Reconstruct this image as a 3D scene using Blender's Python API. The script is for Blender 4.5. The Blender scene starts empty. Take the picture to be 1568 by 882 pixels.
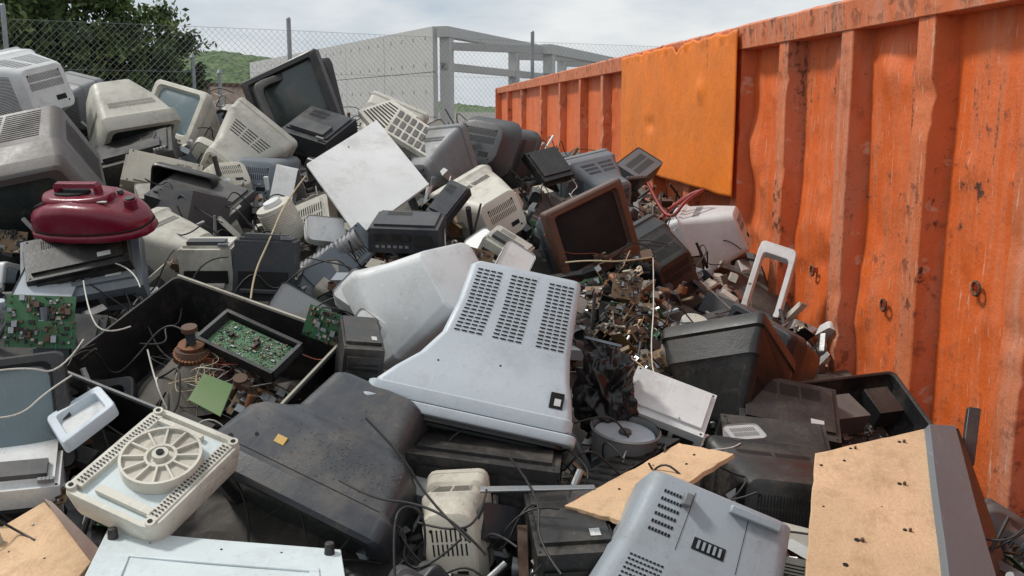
import bpy, bmesh, math, random
import numpy as np
from mathutils import Vector, Matrix, noise
R = random.Random(7)
EYE = 2.14
# ------------------------------------------------------------------ scene / camera
sc = bpy.context.scene
cam = bpy.data.objects.new("camera", bpy.data.cameras.new("camera"))
sc.collection.objects.link(cam); sc.camera = cam
PITCH = math.radians(10.3)
cam.location = (0, 0, EYE); cam.rotation_euler = (math.radians(90) - PITCH, 0, 0)
cam.data.lens = 35; cam.data.sensor_width = 36; cam.data.clip_end = 5000; cam.data.clip_start = .05
FW = Vector((0, math.cos(PITCH), -math.sin(PITCH))); UP = Vector((0, math.sin(PITCH), math.cos(PITCH))); RT = Vector((1, 0, 0))
def W(u, v, d):   # surveyed bearing / elevation / distance -> world point
    return Vector((0, 0, EYE)) + d * (FW + RT * ((u - 784) / 1524) + UP * ((441 - v) / 1524))
def VV(t): return (RT * t[0] + UP * t[1] - FW * t[2]).normalized()
def ORI(F, U):
    y = -VV(F); z = VV(U); z = (z - y * z.dot(y)).normalized(); x = y.cross(z)
    return Matrix((x, y, z)).transposed().to_4x4()
KEEP = [(565, 272, 95), (760, 480, 130), (640, 600, 100), (680, 650, 110), (800, 620, 110), (790, 740, 95), (700, 740, 70), (320, 550, 165), (430, 540, 110), (190, 560, 80), (235, 700, 130), (146, 318, 95), (1340, 740, 150), (1340, 860, 150), (1480, 780, 90), (990, 735, 90), (1060, 840, 150),
        (480, 715, 150), (380, 780, 100), (640, 445, 70), (1018, 632, 70), (928, 602, 55), (1175, 440, 60), (1085, 362, 60), (875, 352, 80), (752, 228, 60), (465, 155, 85), (640, 195, 50), (300, 850, 160), (460, 870, 120), (30, 250, 100), (190, 170, 70), (290, 185, 50), (365, 235, 55), (738, 322, 45), (1200, 620, 90), (1320, 620, 70)]
def clear(p, f=1.):   # leave room for the large pieces lying on top of the pile
    q = p - Vector((0, 0, EYE)); d = q.dot(FW)
    if d < .5: return True
    u = 784 + 1524 * q.x / d; v = 441 - 1524 * q.dot(UP) / d
    return all((u - a) ** 2 + (v - b) ** 2 > (r * f) ** 2 for a, b, r in KEEP)
sc.view_settings.view_transform = 'Standard'
try: sc.view_settings.look = 'None'
except Exception: pass
sc.view_settings.exposure = 0
# ------------------------------------------------------------------ world
w = bpy.data.worlds.new("World"); sc.world = w; w.use_nodes = True
nt = w.node_tree; nt.nodes.clear()
def nd(nt, t, **k):
    n = nt.nodes.new(t)
    for a, b in k.items(): setattr(n, a, b)
    return n
sky = nd(nt, 'ShaderNodeTexSky', sky_type='NISHITA', sun_disc=False)
sky.sun_elevation = math.radians(53); sky.sun_rotation = math.radians(285)
tc = nd(nt, 'ShaderNodeTexCoord'); mp = nd(nt, 'ShaderNodeMapping'); mp.inputs['Scale'].default_value = (1, 1, 3.0); mp.inputs['Location'].default_value = (.75, .1, .2)
no = nd(nt, 'ShaderNodeTexNoise'); no.inputs['Scale'].default_value = 4.0; no.inputs['Detail'].default_value = 8; no.inputs['Roughness'].default_value = .52
rp = nd(nt, 'ShaderNodeValToRGB')
rp.color_ramp.elements[0].position = .36; rp.color_ramp.elements[0].color = (4.6, 5.3, 6.0, 1)
rp.color_ramp.elements[1].position = .60; rp.color_ramp.elements[1].color = (7.8, 7.9, 7.9, 1)
mx = nd(nt, 'ShaderNodeMix', data_type='RGBA'); mx.inputs[0].default_value = .92
bg = nd(nt, 'ShaderNodeBackground'); bg.inputs[1].default_value = .112
out = nd(nt, 'ShaderNodeOutputWorld')
L = nt.links.new
L(tc.outputs['Generated'], mp.inputs[0]); L(mp.outputs[0], no.inputs['Vector']); L(no.outputs[0], rp.inputs[0])
L(sky.outputs[0], mx.inputs[6]); L(rp.outputs[0], mx.inputs[7]); L(mx.outputs[2], bg.inputs[0]); L(bg.outputs[0], out.inputs[0])
sl = bpy.data.lights.new("sun", 'SUN'); sl.energy = 2.7; sl.angle = math.radians(8); sl.color = (1, .965, .91)
so = bpy.data.objects.new("sun", sl); sc.collection.objects.link(so)
sd = Vector((-.56, .12, .80)).normalized(); so.rotation_euler = sd.to_track_quat('Z', 'Y').to_euler()
# ------------------------------------------------------------------ materials
MATS = {}
def mapr(nt, src, a, b, c=0., d=1.):
    m = nd(nt, 'ShaderNodeMapRange'); nt.links.new(src, m.inputs[0])
    for i, x in enumerate((a, b, c, d)): m.inputs[i + 1].default_value = x
    return m.outputs[0]
def mth(nt, op, a, b):
    m = nd(nt, 'ShaderNodeMath', operation=op)
    for i, x in enumerate((a, b)):
        if isinstance(x, (int, float)): m.inputs[i].default_value = x
        else: nt.links.new(x, m.inputs[i])
    return m.outputs[0]
def mixc(nt, f, a, b):
    m = nd(nt, 'ShaderNodeMix', data_type='RGBA')
    for i, x in ((0, f), (6, a), (7, b)):
        if isinstance(x, (int, float)): m.inputs[i].default_value = x
        elif isinstance(x, tuple): m.inputs[i].default_value = (*x, 1)
        else: nt.links.new(x, m.inputs[i])
    return m.outputs[2]
def noi(nt, vec, s, det=5, ro=.6):
    n = nd(nt, 'ShaderNodeTexNoise'); n.inputs['Scale'].default_value = s; n.inputs['Detail'].default_value = det; n.inputs['Roughness'].default_value = ro
    nt.links.new(vec, n.inputs['Vector']); return n.outputs[0]
def mat(name, col, rough=.45, dirt=.65, dust=.3, metal=0., bump=.15, dc=(.13, .105, .075), var=.25):
    m = bpy.data.materials.new(name); m.use_nodes = True; nt = m.node_tree
    b = nt.nodes['Principled BSDF']; tc = nd(nt, 'ShaderNodeTexCoord'); oi = nd(nt, 'ShaderNodeObjectInfo')
    va = nd(nt, 'ShaderNodeVectorMath', operation='ADD'); L = nt.links.new
    L(tc.outputs['Object'], va.inputs[0]); sclr = mth(nt, 'MULTIPLY', oi.outputs['Random'], 37.); L(sclr, va.inputs[1]); vec = va.outputs[0]
    n1 = noi(nt, vec, 6, 8, .72); n2 = noi(nt, vec, 70, 4, .75); n3 = noi(nt, vec, 1.7, 3)
    mpn = nd(nt, 'ShaderNodeMapping'); mpn.inputs['Scale'].default_value = (120, 5, 40); mpn.inputs['Rotation'].default_value = (.3, .4, .7); L(vec, mpn.inputs[0]); n4 = noi(nt, mpn.outputs[0], 1, 3)
    mpq = nd(nt, 'ShaderNodeMapping'); mpq.inputs['Scale'].default_value = (6, 110, 30); mpq.inputs['Rotation'].default_value = (.1, .7, .2); L(vec, mpq.inputs[0]); n5 = noi(nt, mpq.outputs[0], 1, 3)
    dk = tuple(c * (1 - var) for c in col)
    c = mixc(nt, mapr(nt, n3, .3, .7), col, dk)
    br = mapr(nt, oi.outputs['Random'], 0, 1, -.2, .12)
    c = mixc(nt, mth(nt, 'MULTIPLY', mapr(nt, n1, .5, .72), dirt * .8), c, dc)
    c = mixc(nt, mth(nt, 'MULTIPLY', mapr(nt, n2, .58, .68), mth(nt, 'MULTIPLY', mapr(nt, n1, .35, .6), dirt)), c, dc)
    c = mixc(nt, mth(nt, 'MULTIPLY', mapr(nt, n4, .64, .72), dirt * .6), c, tuple(min(1, x * 1.5 + .05) for x in col))
    c = mixc(nt, mth(nt, 'MULTIPLY', mapr(nt, n5, .66, .72), dirt * .6), c, tuple(x * .45 for x in col))
    ge = nd(nt, 'ShaderNodeNewGeometry'); sp = nd(nt, 'ShaderNodeSeparateXYZ'); L(ge.outputs['Normal'], sp.inputs[0])
    du = mth(nt, 'MULTIPLY', mapr(nt, sp.outputs[2], .1, .95), mapr(nt, n1, .3, .65)); du = mth(nt, 'MULTIPLY', du, dust)
    c = mixc(nt, du, c, (.25, .225, .19))
    hs = nd(nt, 'ShaderNodeHueSaturation'); L(c, hs.inputs['Color']); L(mth(nt, 'ADD', br, 1.0), hs.inputs['Value'])
    L(hs.outputs[0], b.inputs['Base Color'])
    L(mapr(nt, n1, .25, .75, max(.05, rough - .15), min(1, rough + .3)), b.inputs['Roughness'])
    b.inputs['Metallic'].default_value = metal
    bp = nd(nt, 'ShaderNodeBump'); bp.inputs['Strength'].default_value = bump; bp.inputs['Distance'].default_value = .004
    L(mth(nt, 'ADD', n2, mth(nt, 'MULTIPLY', n1, 2.)), bp.inputs['Height']); L(bp.outputs[0], b.inputs['Normal'])
    MATS[name] = m; return m
mat('beige', (.55, .51, .42)); mat('cream', (.66, .635, .55)); mat('white', (.74, .745, .735), dirt=.35, dust=.12)
mat('lilac', (.62, .63, .63), dirt=.32, dust=.1); mat('lgrey', (.52, .575, .62), .38, .28, .08, var=.08); mat('lgrey2', (.36, .41, .45), .38, .35, .1, var=.1); mat('grey', (.24, .25, .26)); mat('bluegrey', (.15, .18, .21))
mat('dgrey', (.065, .068, .075), .4, .45, .2); mat('navy', (.032, .037, .046), .36, .5, .2); mat('black', (.015, .015, .016), .38, .5, .14)
mat('taupe', (.11, .10, .097), .45, .35, .25); mat('brown', (.13, .065, .045), .4); mat('slot', (.006, .006, .006), .8, 0, 0)
mat('glass', (.045, .06, .06), .12, .5, .3); mat('glassl', (.16, .22, .24), .12, .3, .2); mat('metal', (.42, .43, .44), .35, .5, .2, 1.)
mat('rustm', (.12, .06, .035), .7, .6, .2); mat('copper', (.28, .12, .055), .45, .5, .1, .5); mat('pcb', (.03, .15, .05), .5, .5, .3); mat('pcbb', (.22, .14, .07), .6, .5, .3)
mat('pcbl', (.10, .20, .05), .5, .5, .3)
mat('wine', (.22, .006, .03), .2, .3, .10); mat('red', (.35, .02, .012), .4, .3); mat('label', (.66, .66, .64), .6, .6, .05); mat('yellow', (.55, .33, .06)); mat('teal', (.02, .3, .22))
mat('blackm', (.02, .02, .02), .7, .4, .3); mat('bag', (.010, .010, .012), .30, .0, .0, bump=.1); mat('steelw', (.58, .65, .66), .3, .25, .1, var=.08); mat('soil', (.085, .065, .045), .9, .5, .2)
mat('cablek', (.015, .015, .015), .5, .3, .1); mat('cablew', (.6, .58, .52), .5); mat('rope', (.55, .45, .28), .8); mat('cabler', (.35, .05, .02), .5); mat('funnel', (.085, .075, .06), .6, .7, .4)
mat('galv', (.33, .36, .38), .45, .2, 0, .6); mat('concrete', (.50, .50, .49), .85, .25, 0, var=.08); mat('concw', (.60, .60, .585), .85, .2, 0, var=.08); mat('stucco', (.55, .42, .33), .9, .3, 0)
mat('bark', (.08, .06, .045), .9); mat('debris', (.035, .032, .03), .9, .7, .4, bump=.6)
def chip():
    m = mat('chip', (.70, .47, .28), .8, .25, .05, bump=.5, dc=(.3, .17, .08)); nt = m.node_tree
    b = nt.nodes['Principled BSDF']; src = b.inputs['Base Color'].links[0].from_socket
    tcn = nd(nt, 'ShaderNodeTexCoord'); n = noi(nt, tcn.outputs['Object'], 160, 3, .8); n2 = noi(nt, tcn.outputs['Object'], 9, 6, .75)
    c = mixc(nt, mapr(nt, n, .45, .7, 0, .45), src, (.38, .21, .10)); c = mixc(nt, mapr(nt, n2, .50, .68, 0, .6), c, (.33, .20, .11))
    nt.links.new(c, b.inputs['Base Color'])
chip()
def leafm(name, c):
    m = bpy.data.materials.new(name); m.use_nodes = True; nt = m.node_tree; b = nt.nodes['Principled BSDF']
    g = nd(nt, 'ShaderNodeNewGeometry'); n = noi(nt, g.outputs['Position'], 1.1, 3)
    nt.links.new(mixc(nt, mapr(nt, n, .35, .65), c, tuple(x * .5 for x in c)), b.inputs['Base Color']); b.inputs['Roughness'].default_value = .7
    MATS[name] = m
leafm('leaf1', (.10, .16, .04)); leafm('leaf2', (.06, .10, .03)); leafm('leaf3', (.16, .22, .06))
def orange(name, col, fade, rustamt, wear=.7):
    m = bpy.data.materials.new(name); m.use_nodes = True; nt = m.node_tree; b = nt.nodes['Principled BSDF']; L = nt.links.new
    tc = nd(nt, 'ShaderNodeTexCoord'); v = tc.outputs['Object']; sx = nd(nt, 'ShaderNodeSeparateXYZ'); L(v, sx.inputs[0])
    n0 = noi(nt, v, .9, 3, .5); n1 = noi(nt, v, 1.9, 8, .66); n2 = noi(nt, v, 11, 6, .72); n3 = noi(nt, v, 38, 5, .75)
    mp = nd(nt, 'ShaderNodeMapping'); mp.inputs['Scale'].default_value = (16, 3, 1.1); L(v, mp.inputs[0]); n4 = noi(nt, mp.outputs[0], 1, 6, .65)
    mp2 = nd(nt, 'ShaderNodeMapping'); mp2.inputs['Scale'].default_value = (60, 3, 7); mp2.inputs['Rotation'].default_value = (0, .35, 0); L(v, mp2.inputs[0]); n5 = noi(nt, mp2.outputs[0], 1, 4, .6)
    c = mixc(nt, mapr(nt, n1, .38, .62), col, tuple(x * .80 for x in col))
    c = mixc(nt, mth(nt, 'MULTIPLY', mapr(nt, n4, .46, .70), wear), c, fade)
    c = mixc(nt, mth(nt, 'MULTIPLY', mapr(nt, n2, .52, .66), .45 * wear), c, (.44, .115, .045))
    c = mixc(nt, mth(nt, 'MULTIPLY', mapr(nt, n5, .62, .68), wear), c, (.70, .42, .30))
    mask = mapr(nt, n0, .44, .56); edge = mth(nt, 'ADD', mapr(nt, sx.outputs[2], 2.44, 2.60), mapr(nt, sx.outputs[2], 1.5, .7))
    mk = mth(nt, 'MAXIMUM', mth(nt, 'MULTIPLY', mapr(nt, n1, .48, .55), mask), mth(nt, 'MULTIPLY', edge, wear))
    rs = mth(nt, 'MULTIPLY', mapr(nt, n2, .60 - rustamt, .66 - rustamt), mk); c = mixc(nt, rs, c, (.085, .034, .020))
    c = mixc(nt, mth(nt, 'MULTIPLY', mapr(nt, n3, .64, .68), mapr(nt, n1, .42, .55)), c, (.09, .035, .02))
    sp = mth(nt, 'MULTIPLY', mapr(nt, n4, .56, .61), mapr(nt, n3, .53, .57)); c = mixc(nt, mth(nt, 'MULTIPLY', sp, mask), c, (.13, .05, .03))
    st = mth(nt, 'MULTIPLY', mapr(nt, n4, .56, .70), mth(nt, 'MULTIPLY', mask, wear * .8)); c = mixc(nt, st, c, (.22, .07, .03))
    L(c, b.inputs['Base Color']); L(mapr(nt, n2, .3, .7, .38, .7), b.inputs['Roughness'])
    bp = nd(nt, 'ShaderNodeBump'); bp.inputs['Strength'].default_value = .45; bp.inputs['Distance'].default_value = .006
    L(mth(nt, 'ADD', n3, mth(nt, 'MULTIPLY', n2, 2.5)), bp.inputs['Height']); L(bp.outputs[0], b.inputs['Normal']); MATS[name] = m
orange('orange', (.76, .145, .026), (.72, .25, .12), .02, .75); orange('orangep', (.88, .21, .006), (.82, .24, .02), -.08, .3); orange('orangerib', (.70, .18, .06), (.62, .30, .20), .06, .85)
# ------------------------------------------------------------------ mesh builder
def rr(w, h, r, n=3):
    r = min(r, w * .49, h * .49); P = []
    for k, (sx, sz) in enumerate(((1, 1), (-1, 1), (-1, -1), (1, -1))):
        for i in range(n + 1):
            a = math.pi / 2 * (k + i / n); P.append((sx * (w / 2 - r) + r * math.cos(a), sz * (h / 2 - r) + r * math.sin(a)))
    return P
class MB:
    def __init__(s): s.v = []; s.f = []; s.m = []; s.mats = []; s.M = Matrix()
    def mi(s, n):
        if n not in s.mats: s.mats.append(n)
        return s.mats.index(n)
    def add(s, vs, fs, m):
        o = len(s.v); s.v += [s.M @ Vector(p) for p in vs]; s.f += [tuple(i + o for i in f) for f in fs]; s.m += [s.mi(m)] * len(fs)
    def box(s, c, d, m, tx=1, ty=1):
        x, y, z = c; a, b, h = d[0] / 2, d[1] / 2, d[2] / 2
        vs = [(x + i * a * (tx if k > 0 else 1), y + j * b * (ty if k > 0 else 1), z + k * h) for k in (-1, 1) for i, j in ((-1, -1), (1, -1), (1, 1), (-1, 1))]
        s.add(vs, [(3, 2, 1, 0), (4, 5, 6, 7), (0, 1, 5, 4), (1, 2, 6, 5), (2, 3, 7, 6), (3, 0, 4, 7)], m)
    def cyl(s, p0, p1, r0, r1, m, n=16, cap=True):
        p0 = Vector(p0); p1 = Vector(p1); d = (p1 - p0).normalized(); a = d.orthogonal().normalized(); b = d.cross(a)
        vs = [p + (a * math.cos(t * 2 * math.pi / n) + b * math.sin(t * 2 * math.pi / n)) * r for p, r in ((p0, r0), (p1, r1)) for t in range(n)]
        fs = [(i, (i + 1) % n, n + (i + 1) % n, n + i) for i in range(n)]
        if cap: fs += [tuple(range(n))[::-1], tuple(range(n, 2 * n))]
        s.add(vs, fs, m)
    def loft(s, secs, ms, n=3, cap0=True, cap1=True):
        vs = []; k = 4 * (n + 1)
        for (y, cx, cz, w, h, r) in secs: vs += [(cx + a, y, cz + b) for a, b in rr(w, h, r, n)]
        o = len(s.v); s.v += [s.M @ Vector(p) for p in vs]
        for i in range(len(secs) - 1):
            m = s.mi(ms if isinstance(ms, str) else ms[i])
            for j in range(k): s.f.append((o + i * k + j, o + i * k + (j + 1) % k, o + (i + 1) * k + (j + 1) % k, o + (i + 1) * k + j)); s.m.append(m)
        if cap0: s.f.append(tuple(range(o, o + k))); s.m.append(s.mi(ms if isinstance(ms, str) else ms[0]))
        if cap1: s.f.append(tuple(range(o + (len(secs) - 1) * k, o + len(secs) * k))); s.m.append(s.mi(ms if isinstance(ms, str) else ms[-1]))
    def slots(s, P, nx, ny, fx, fy, m, c=(0, 0, 0), lift=.0012, u=(0, 1), v=(0, 1)):
        P = [Vector(p) for p in P]; n = (P[1] - P[0]).cross(P[2] - P[0]).normalized(); c = Vector(c)
        if n.dot((P[0] + P[1] + P[2] + P[3]) / 4 - c) < 0: n = -n
        def B(a, b):
            a = u[0] + (u[1] - u[0]) * a; b = v[0] + (v[1] - v[0]) * b
            return (P[0] * (1 - a) + P[1] * a) * (1 - b) + (P[2] * (1 - a) + P[3] * a) * b + n * lift
        vs = []; fs = []
        for i in range(nx):
            for j in range(ny):
                a0 = (i + .5 - fx / 2) / nx; a1 = (i + .5 + fx / 2) / nx; b0 = (j + .5 - fy / 2) / ny; b1 = (j + .5 + fy / 2) / ny
                o = len(vs); vs += [B(a0, b0), B(a1, b0), B(a1, b1), B(a0, b1)]; fs.append((o, o + 1, o + 2, o + 3))
        s.add(vs, fs, m)
    def done(s, name, M=None, bev=.004, ang=32, segs=2, recalc=True):
        me = bpy.data.meshes.new(name); me.from_pydata([tuple(p) for p in s.v], [], s.f)
        for n in s.mats: me.materials.append(MATS[n])
        me.polygons.foreach_set('material_index', s.m)
        me.polygons.foreach_set('use_smooth', [True] * len(s.f))
        if recalc:
            bm = bmesh.new(); bm.from_mesh(me); bmesh.ops.recalc_face_normals(bm, faces=bm.faces); bm.to_mesh(me); bm.free()
        me.set_sharp_from_angle(angle=math.radians(ang)); me.update()
        o = bpy.data.objects.new(name, me); sc.collection.objects.link(o)
        if M is not None: o.matrix_world = M
        if bev:
            b = o.modifiers.new('bevel', 'BEVEL'); b.width = bev; b.segments = segs; b.limit_method = 'ANGLE'; b.angle_limit = math.radians(40); b.use_clamp_overlap = True
        return o
# ------------------------------------------------------------------ component generators
CB = ['blackm', 'blackm', 'blackm', 'grey', 'beige', 'metal', 'brown', 'rustm']
def pcb(mb, w, h, board='pcb', dens=1.0, rnd=R, sm=1.):
    mb.box((0, 0, 0), (w, h, .003), board)
    for i in range(int(w * h * 1800 * dens) + 6):
        x = rnd.uniform(-.46, .46) * w; y = rnd.uniform(-.46, .46) * h; t = rnd.random()
        if t < .45: mb.box((x, y, .007 * sm), (rnd.uniform(.006, .03) * sm, rnd.uniform(.006, .02) * sm, .013 * sm), rnd.choice(CB))
        elif t < .75:
            r = rnd.uniform(.003, .009) * sm; hh = rnd.uniform(.012, .03) * sm; mb.cyl((x, y, 0), (x, y, hh), r, r, rnd.choice(['blackm', 'navy', 'navy', 'copper', 'metal', 'brown']), 8)
        elif t < .82: mb.box((x, y, .015 * sm), (.025 * sm, .03 * sm, .03 * sm), rnd.choice(['metal', 'rustm', 'blackm', 'brown']))
        else: mb.box((x, y, .003), (rnd.uniform(.002, .004), rnd.uniform(.01, .05) * sm, .004), rnd.choice(['metal', 'beige', 'copper', 'teal', 'grey']))
def crt(mb, w, h, D, body='beige', bez=None, scr='glass', r=.025, tp=.55, hollow=False, vents=True, ribs=False, prof=None, rnd=R):
    bez = bez or body
    prof = prof or rnd.choice([[(1.0, tp * .93), (.97, tp), (.47, .83), (.43, .89), (.17, .96), (.15, 1.0), (.03, 1.0), (0, .975)],
        [(1.0, tp * .9), (.96, tp), (.70, tp + .06), (.62, tp + .14), (.34, .9), (.30, .95), (.13, .98), (.12, 1.), (.03, 1.), (0, .97)],
        [(1.0, tp * 1.0), (.98, tp + .06), (.6, .80), (.25, .93), (.22, .97), (.2, 1.0), (.03, 1.0), (0, .98)],
        [(1.0, tp * .8), (.99, tp * .86), (.80, tp * .95), (.66, tp + .14), (.50, .78), (.36, .87), (.16, .95), (.14, 1.0), (.02, 1.0), (0, .97)]])
    S = []
    for t, k in prof: S.append((D * t, 0, -h * (1 - k) * .22, w * k, h * (k * .96 + .04), r * (1 if k > .9 else 1.5)))
    nb = len(S); sw, sh = w * .83, h * .78
    ms = [body] * (nb - 3) + [bez] * 5 + [scr] * 3
    cz = h * .03
    if hollow:
        S += [(.004, 0, 0, w * .93, h * .92, r), (.03, 0, 0, w * .92, h * .91, r), (D * .42, 0, 0, w * .84, h * .82, r), (D * .9, 0, -h * .1, w * tp * .9, h * tp * .9, r)]
        mb.loft(S, [body] * (nb - 1) + ['black'] * 4, cap1=True)
    else:
        S += [(-.002, 0, cz, sw, sh, r), (.018, 0, cz, sw * .96, sh * .95, r * 1.3), (.02, 0, cz, sw * .94, sh * .93, r * 1.3), (.012, 0, cz, sw * .7, sh * .7, r * 1.5), (.007, 0, cz, sw * .35, sh * .35, r), (.005, 0, cz, sw * .05, sh * .05, .002)]
        mb.loft(S, ms, cap1=True)
        for i in range(5): mb.box((w * (.12 + i * .055), -.001, -h * .44), (w * .035, .008, h * .025), 'dgrey' if body != 'black' else 'grey')
    def K(t):
        for (a, ka), (b, kb) in zip(prof[:-1], prof[1:]):
            if b <= t <= a: return kb + (ka - kb) * (t - b) / (a - b + 1e-9)
        return 1
    def corner(t, sx, sz, g=.72):
        k = K(t); return Vector((sx * w * k / 2 * g, D * t, -h * (1 - k) * .22 + sz * h * (k * .96 + .04) / 2))
    def side(t, sx, sz, g=.7):
        k = K(t); return Vector((sx * w * k / 2, D * t, -h * (1 - k) * .22 + sz * g * h * (k * .96 + .04) / 2))
    c = (0, D * .5, -h * .1); sm = 'slot'
    if vents:
        if len(prof) == 8 and prof[2][0] < .5: t0, t1 = .55, .94
        elif len(prof) == 7: t0, t1 = .64, .94
        elif len(prof) == 10 and prof[1][0] < .97: t0, t1 = .36, .60
        else: t0, t1 = .38, .49
        P = [corner(t0, -1, 1), corner(t0, 1, 1), corner(t1, -1, 1), corner(t1, 1, 1)]
        sty = 0 if ribs else rnd.choice((1, 2, 3, 3))
        if sty == 0: mb.slots(P, 2, 13 if t1 > .7 else 6, .92, .38, sm, c)
        elif sty == 1: mb.slots(P, int(w * 95), 2, .36, .86, sm, c)
        elif sty == 2: mb.slots(P, int(w * 80), 7 if t1 > .7 else 3, .40, .66, sm, c, u=(.0, .45)); mb.slots(P, int(w * 80), 7 if t1 > .7 else 3, .40, .66, sm, c, u=(.55, 1))
        else: mb.slots(P, 3, 10 if t1 > .7 else 5, .86, .34, sm, c, v=(.1, .9))
        if rnd.random() < .6:
            for sx in (-1, 1):
                P = [side(t0, sx, -1), side(t0, sx, 1), side(t1, sx, -1), side(t1, sx, 1)]
                mb.slots(P, int(h * 70), 1, .36, .85, sm, c, v=(0, .9))
        k = K(1.0); zc = -h * (1 - k) * .22; ww = w * k * .4; hh = h * k * .4
        P = [Vector((-ww, D, zc - hh)), Vector((ww, D, zc - hh)), Vector((-ww, D, zc + hh)), Vector((ww, D, zc + hh))]
        mb.slots(P, int(w * 50), 2, .36, .84, sm, c, v=(.5, 1)); mb.slots(P, 1, 1, 1, 1, 'label', c, u=(.6, .85), v=(.1, .28)); mb.slots(P, 1, 1, 1, 1, sm, c, u=(.08, .38), v=(.1, .25))
        for sx in (.04, .96):
            for sy in (.04, .96): q = P[0].lerp(P[1], sx).lerp(P[2].lerp(P[3], sx), sy); mb.cyl(q, q + Vector((0, .0015, 0)), .005, .005, sm, 8)
    return corner
def device(mb, w, d, h, body='grey', kind='vcr', rnd=R):
    mb.box((0, 0, 0), (w, d, h), body, .97, .97)
    z = h / 2
    mb.box((0, d * .03, z + .004), (w * .86, d * .78, .012), body)
    P = [Vector((x * w / 2 * .9, -d / 2 * .985, y * h / 2 * .8)) for y in (-1, 1) for x in (-1, 1)]
    if kind == 'vcr':
        mb.slots(P, 1, 1, 1, 1, 'black', lift=.006, u=(.05, .62), v=(.5, .85)); mb.slots(P, 6, 1, .6, 1, 'grey', lift=.005, u=(.05, .6), v=(.15, .3)); mb.slots(P, 1, 1, 1, 1, 'blackm', lift=.006, u=(.68, .95), v=(.3, .8))
    elif kind == 'printer':
        mb.box((0, -d * .5, -h * .15), (w * .8, d * .12, h * .3), 'slot'); mb.box((0, -d * .58, -h * .32), (w * .7, d * .22, .012), body); mb.box((0, -d * .2, z + .016), (w * .7, d * .3, .018), 'dgrey' if body not in ('black', 'dgrey') else 'black')
        for i in range(4): mb.box((w * (.28 + .04 * i), -d * .42, z + .014), (.012, .012, .012), 'grey')
    elif kind == 'pc':
        for i in range(3): mb.box((0, -d * .5, h * (.33 - .2 * i)), (w * .8, .014, h * .15), body); mb.slots(P, 1, 1, 1, 1, 'slot', lift=.013, u=(.1, .9), v=(.62 + .12 * i, .64 + .12 * i))
        mb.cyl((w * .2, -d * .5, -h * .2), (w * .2, -d * .52, -h * .2), .012, .012, 'grey')
    for sx in (-1, 1):
        P = [Vector((sx * w / 2 * .985, y * d * .4, zz * h * .3)) for zz in (-1, 1) for y in (-1, 1)]
        mb.slots(P, 14, 1, .35, .8, 'slot', lift=.005, u=(.45, 1))
    P = [Vector((x * w * .4, y * d * .38, z + .0105)) for y in (-1, 1) for x in (-1, 1)]
    q = rnd.random()
    if q < .35: mb.slots(P, 18, 2, .35, .85, 'slot', u=(.1, .55), v=(.68, .97))
    elif q < .7: mb.slots(P, 3, 7, .9, .3, 'slot', u=(.1, .9), v=(.68, .97))
    if rnd.random() < .4: mb.slots(P, 1, 1, 1, 1, 'label', u=(.74, .9), v=(.1, .24))
    for sx in (-.92, .92):
        for sy in (-.9, .9): mb.cyl((sx * w / 2 * .97, sy * d / 2 * .97, z), (sx * w / 2 * .97, sy * d / 2 * .97, z + .001), .004, .004, 'slot', 8)
def keyboard(mb, body='beige'):
    mb.box((0, 0, 0), (.45, .17, .022), body)
    for j in range(5):
        for i in range(18): mb.box((-.205 + i * .024, -.055 + j * .027, .017), (.019, .021, .012), body, .8, .8)
def shell(mb, w, d, h, body='beige'):
    mb.loft([(0, 0, 0, w, d, .02), (h, 0, 0, w * .93, d * .93, .03), (h * .98, 0, 0, w * .9, d * .9, .03), (.015, 0, 0, w * .94, d * .93, .02)], body, cap0=False, cap1=False)
    mb.loft([(.012, 0, 0, w * .95, d * .94, .02), (.004, 0, 0, w * .97, d * .97, .02)], body)
    for i in range(4): mb.box((-w * .35 + i * w * .23, h * .35, 0), (.004, h * .5, d * .85), body)
    if R.random() < .5: mb.slots([Vector((x * w * .35, .003, z * d * .3)) for z in (-1, 1) for x in (-1, 1)], 14, 2, .35, .8, 'slot', (0, .1, 0))
def speaker(mb, w, h, d, body):
    mb.box((0, 0, 0), (w, d, h), body); mb.box((0, -d / 2 - .004, 0), (w * .94, .01, h * .96), 'black')
    for z, r in ((-h * .2, w * .36), (h * .25, w * .2)):
        mb.cyl((0, -d / 2 - .009, z), (0, -d / 2 - .016, z), r, r * .96, 'dgrey', 28); mb.cyl((0, -d / 2 - .0165, z), (0, -d / 2 - .017, z), r * .85, r * .85, 'blackm', 28); mb.cyl((0, -d / 2 - .017, z), (0, -d / 2 - .03, z), r * .35, r * .15, 'grey', 20)
def bezel(mb, w, h, body):
    mb.loft([(.05, 0, 0, w * .96, h * .96, .02), (0, 0, 0, w, h, .02), (-.004, 0, .0, w * .97, h * .97, .02), (0, 0, h * .03, w * .8, h * .74, .02), (.03, 0, h * .03, w * .77, h * .71, .02)], body, cap0=False, cap1=False)
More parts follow.
